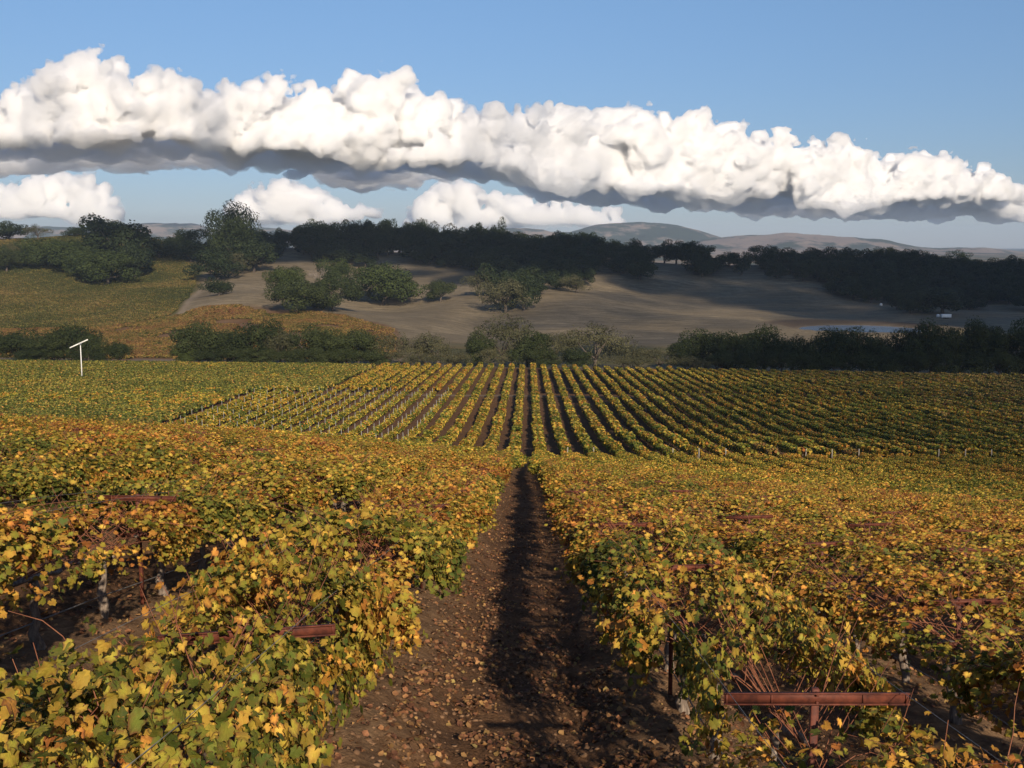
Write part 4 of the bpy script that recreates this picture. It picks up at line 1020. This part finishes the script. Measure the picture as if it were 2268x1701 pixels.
for i, (x, h) in enumerate([(70, 34), (190, 34), (455, 34), (520, 38), (580, 36), (640, 36), (700, 40), (750, 36), (805, 34), (865, 32), (918, 28), (985, 32), (1060, 40), (1170, 40), (1240, 40), (1560, 40), (1620, 44), (1690, 44), (1745, 44), (1800, 44), (1865, 42), (1920, 44), (1980, 48), (2040, 48), (2105, 46), (2160, 48), (1500, 30), (1545, 28), (1380, 28)]):
    yb = float(np.interp(x, [0, 1100, 2212], [787, 791, 808]))
    k = 'olive' if i in (9, 10, 11, 12, 26, 27, 28) else 'creek'
    place_tree(x, yb, 70, h, k, 'low %s bush, %s from left among the creek trees' % ('olive-brown' if k == 'olive' else 'dark green', ordn(i)), 'low bushes between the creek trees', near_d=384, cat='bush', name='bush')
# hillside trees that can be told apart
singles = [
 (508, 585, 98, 124, 'tall', 'tallest dark tree, standing above the ridge line left of centre'), (548, 588, 80, 66, 'oak', 'dark oak at the right foot of the tallest tree'), (478, 560, 60, 44, 'oak', 'dark oak at the left foot of the tallest tree'),
 (470, 606, 92, 60, 'oak', 'dark oak above the top of the dirt track'), (515, 592, 60, 42, 'olive', 'reddish brown oak right of the dirt track top'), (473, 638, 56, 34, 'oak', 'small dark oak beside the dirt track'),
 (232, 617, 105, 66, 'lit', 'bushy oak at the bottom of the left hillside clump'), (292, 604, 70, 70, 'oak', 'dark oak on the right edge of the left hillside clump'), (255, 572, 120, 92, 'oak', 'largest dark oak in the left hillside clump'), (190, 606, 70, 58, 'lit', 'mid green oak low in the left hillside clump'),
 (150, 590, 90, 60, 'lit', 'mid green oak in the middle of the left hillside belt'), (98, 578, 90, 56, 'lit', 'green oak above the bare patch on the left hillside'), (52, 574, 70, 44, 'olive', 'brownish oak at the left of the hillside belt'), (14, 590, 60, 52, 'creek', 'grey-green oak at the left edge of the photo on the hill'), (205, 560, 70, 40, 'oak', 'dark oak at the upper left of the hillside clump'), (150, 556, 60, 30, 'lit', 'low green bush top on the left hill'),
 (228, 512, 58, 32, 'oak', 'dark round tree on the skyline of the left hill'), (262, 515, 60, 30, 'oak', 'second dark round tree on left hill skyline'), (300, 528, 40, 24, 'oak', 'small dark tree right of the left hill skyline trees'), (16, 508, 66, 26, 'oak', 'dark tree on the skyline at the far left'), (80, 502, 44, 15, 'olive', 'small airy tree on the skyline of the left hill'), (160, 502, 40, 10, 'oak', 'tiny dark bush on the left hill skyline'),
 (617, 640, 68, 55, 'lit', 'round green oak at the upper left of the knoll clump'), (640, 678, 98, 64, 'creek', 'broad dark oak at the lower left of the knoll clump'), (720, 672, 94, 66, 'creek', 'broad oak at the lower right of the knoll clump'), (690, 626, 56, 62, 'bare', 'leafless grey tree in the knoll clump'), (722, 622, 62, 56, 'lit', 'bright green oak at the top of the knoll clump'), (625, 606, 44, 28, 'olive', 'small olive oak behind the knoll clump'),
 (828, 658, 128, 76, 'lit', 'large rounded sunlit green oak on the knoll'), (868, 646, 62, 46, 'lit', 'lower green bush against the right side of the large sunlit oak'), (766, 636, 28, 16, 'bare', 'small bare shrub between the two knoll clumps'),
 (951, 652, 54, 40, 'creek', 'single small round dark oak in the hollow'), (1036, 640, 60, 52, 'olive', 'olive tinted oak left of the gully clump'), (1092, 676, 98, 66, 'olive', 'brown-green rounded oak at the bottom of the gully clump'), (1132, 672, 60, 66, 'oak', 'dark oak behind the right side of the gully clump'), (1075, 640, 80, 60, 'oak', 'dark oak at the top of the gully clump'), (1245, 632, 62, 34, 'olive', 'thin pale oak on the slope right of the gully'),
 (790, 578, 46, 32, 'oak', 'small dark oak under the ridge, above large sunlit oak'), (1382, 606, 62, 40, 'oak', 'dark oak standing below the ridge belt in the middle'), (1692, 738, 30, 18, 'bare', 'small bare shrub on the pale field left of the pond'),
 (2035, 678, 105, 44, 'oak', 'low dark oak behind the white trailer'), (1912, 580, 50, 40, 'airy', 'tree rising above the belt on the right ridge'), (2068, 588, 62, 40, 'airy', 'flat-topped tree above the belt at right'), (1208, 560, 54, 52, 'oak', 'tall dark oak on the ridge left of the mountain'), (1505, 588, 50, 56, 'oak', 'round dark oak on the ridge under the mountain slope')]
for x, y, w, h, k, lab in singles:
    isb = 'bush' in lab or 'shrub' in lab
    place_tree(x, y, w * 1.16, h * 1.12, k, lab, cat='bush' if isb else 'tree', name='bush' if isb else ('tall_tree' if k in ('airy', 'tall') else 'bare_tree' if k == 'bare' else 'oak_tree'))
# belts along the ridge
tops = [(340, 520), (400, 514), (440, 508), (560, 498), (600, 498), (640, 482), (740, 486), (770, 490), (800, 478), (880, 480), (930, 490), (1000, 492), (1060, 486), (1100, 494), (1140, 512), (1190, 510), (1220, 503), (1290, 512), (1350, 530), (1400, 526), (1450, 528), (1500, 532), (1560, 536), (1640, 540), (1700, 552), (1760, 545), (1850, 548), (1950, 550), (2060, 558), (2212, 566), (2260, 568)]
bots = [(340, 538), (440, 552), (560, 572), (600, 566), (640, 566), (700, 574), (740, 572), (780, 562), (850, 560), (930, 572), (1000, 576), (1050, 600), (1120, 630), (1180, 632), (1240, 612), (1290, 590), (1350, 588), (1420, 598), (1500, 592), (1560, 596), (1640, 606), (1700, 592), (1760, 606), (1820, 632), (1900, 664), (2000, 668), (2100, 668), (2260, 670)]
tx = [t[0] for t in tops]; ty = [t[1] for t in tops]; bx_ = [t[0] for t in bots]; by_ = [t[1] for t in bots]
br = np.random.default_rng(5); pts = []
x = 345.
while x < 2250:                                   # skyline trees
    pts.append((x, None)); x += br.uniform(17, 38)
tries = 0
while tries < 4000 and len(pts) < 300:
    tries += 1; x = br.uniform(345, 2250); t0, b0 = np.interp(x, tx, ty) + 34, np.interp(x, bx_, by_)
    b0 = b0 + 20 * float(vnoise(np.array([[x / 28., 1.7, 0]]), 15)[0])
    if b0 <= t0: continue
    if (x < 740 or 1280 < x < 1730) and vnoise(np.array([[x / 45., 3.3, 0]]), 12)[0] < .05: continue
    yb = br.uniform(t0, b0 + 1)
    if all((x - a[0]) ** 2 + ((yb - a[1]) * 1.9) ** 2 > 21 ** 2 for a in pts if a[1]): pts.append((x, yb))
segs = [(440, 'left of the tallest tree'), (620, 'right behind the tallest tree'), (780, 'above the knoll clump'), (1000, 'above the large sunlit oak'), (1150, 'above the gully clump'), (1300, 'left of the mountain foot'), (1560, 'under the blue mountain'), (1710, 'under the tan hills'), (1900, 'above the pond'), (2300, 'above the white trailer')]
pts.sort(); sc_ = {}
for x, yb in pts:
    sk = yb is None
    if sk and 1290 < x < 1720 and br.random() < .3: continue
    if sk: t0 = np.interp(x, tx, ty) + br.uniform(-12, 14); h = br.uniform(26, 52); yb = t0 + h + br.uniform(-3, 6)
    else: h = br.uniform(30, 52)
    sg = next(s_[1] for s_ in segs if x < s_[0]); key = (sg, sk); i = sc_.get(key, 0); sc_[key] = i + 1
    lab = 'dark oak %s, %s from left, %s' % ('on the ridge skyline' if sk else 'below the skyline', ordn(i), sg)
    place_tree(x, yb, br.uniform(36, 74), h, 'oak', lab, 'dark oaks of the ridge belt', dmin=700)

# ---------------------------------------------------------------- wind machine, trailer and small things
def base_from(x, y, dmin): return ground_at(x, y, dmin)
r_ = ray(177, 812); dW = 292.; Xw = r_[0] / r_[1] * dW; Zw = h1(Xw, dW)
root = obj('wind_machine', None, loc=(Xw, dW, Zw)); tag(root, 'white wind machine with slanted two-blade propeller in the left green field', 'wind machine')
g_ = Geo(); g_.tube([[0, 0, -.3], [0, 0, 4.5], [0, 0, 10.2]], [.15, .13, .11], 12); obj('tower', g_.mesh('tower', [M_WHITE], True), root)
g_ = Geo(); g_.box((0, -.2, 10.35), (.5, 1.1, .45), bev=.06); g_.tube([[0, -.75, 10.35], [0, -1.0, 10.38]], .14, 8); obj('gearbox', g_.mesh('gearbox', [M_WHITE]), root)
for sg in (-1, 1):
    g_ = Geo(); g_.box((sg * 1.45, 0, 0), (2.6, .08, .30), bev=.03, rot=(.2 * sg, 0, 0)); o = obj('blade', g_.mesh('blade', [M_WHITE]), root, loc=(0, -1.05, 10.4), rot=(0, -.42, 0))
g_ = Geo(); g_.box((-.9, .3, .9), (1.2, .9, 1.1), bev=.05); obj('engine', g_.mesh('engine', [M_WOODPOST]), root)
Xt, Yt, Zt = ground_at(2043, 689, 600)
root = obj('trailer', None, loc=(Xt, Yt, Zt + .05), rot=(0, 0, .1)); tag(root, 'long white trailer parked under the dark trees above the pond', 'trailer')
g_ = Geo(); g_.box((0, 0, 1.75), (6.6, 2.4, 2.1), bev=.08); obj('body', g_.mesh('body', [M_WHITE]), root)
g_ = Geo(); g_.box((0, 0, 2.88), (6.7, 2.5, .14), bev=.03); obj('roof', g_.mesh('roof', [M_WHITE]), root)
g_ = Geo(); g_.box((4.2, 0, .62), (1.8, .12, .12)); obj('drawbar', g_.mesh('drawbar', [M_WIRE]), root)
M_TYRE = simple_mat('tyre', (.012, .012, .012), (.03, .03, .03), 4)
for sx in (-.9, .9):
    for sy in (-1.1, 1.1):
        g_ = Geo(); g_.tube([[sx, sy - .12, .42], [sx, sy + .12, .42]], .42, 14); obj('wheel', g_.mesh('wheel', [M_TYRE]), root)
for x, y, s_, lab in ((2026, 686, 1.0, 'small white water tank just left of the white trailer'), (1903, 661, .9, 'tiny white water tank alone at the foot of the dark trees')):
    Xt, Yt, Zt = ground_at(x, y, 600)
    root = obj('water_tank', None, loc=(Xt, Yt, Zt), scale=(s_,) * 3); tag(root, lab, 'tank')
    g_ = Geo(); g_.tube([[0, 0, 0], [0, 0, 1.6], [0, 0, 1.95], [0, 0, 2.1]], [1.1, 1.1, .7, .3], 16); obj('tank_body', g_.mesh('tank_body', [M_WHITE], True), root)
    g_ = Geo(); g_.tube([[0, 0, 2.08], [0, 0, 2.25]], .28, 10); obj('lid', g_.mesh('lid', [M_WIRE]), root)

# ---------------------------------------------------------------- haze
g_ = Geo(); zt, zb = 260., -75.
g_.box((0, 7900, (zt + zb) / 2), (52000, 16400, zt - zb))
hm, n, l = mat('haze'); pv = n.new('ShaderNodeVolumePrincipled'); pv.inputs['Density'].default_value = 5e-5
pv.inputs['Color'].default_value = (.62, .78, 1.0, 1); pv.inputs['Anisotropy'].default_value = 0.0
o_ = n.new('ShaderNodeOutputMaterial'); l.new(pv.outputs[0], o_.inputs['Volume'])
tag(obj('haze', g_.mesh('haze', [hm])), 'thin blue air haze over the valley', kind='stuff')
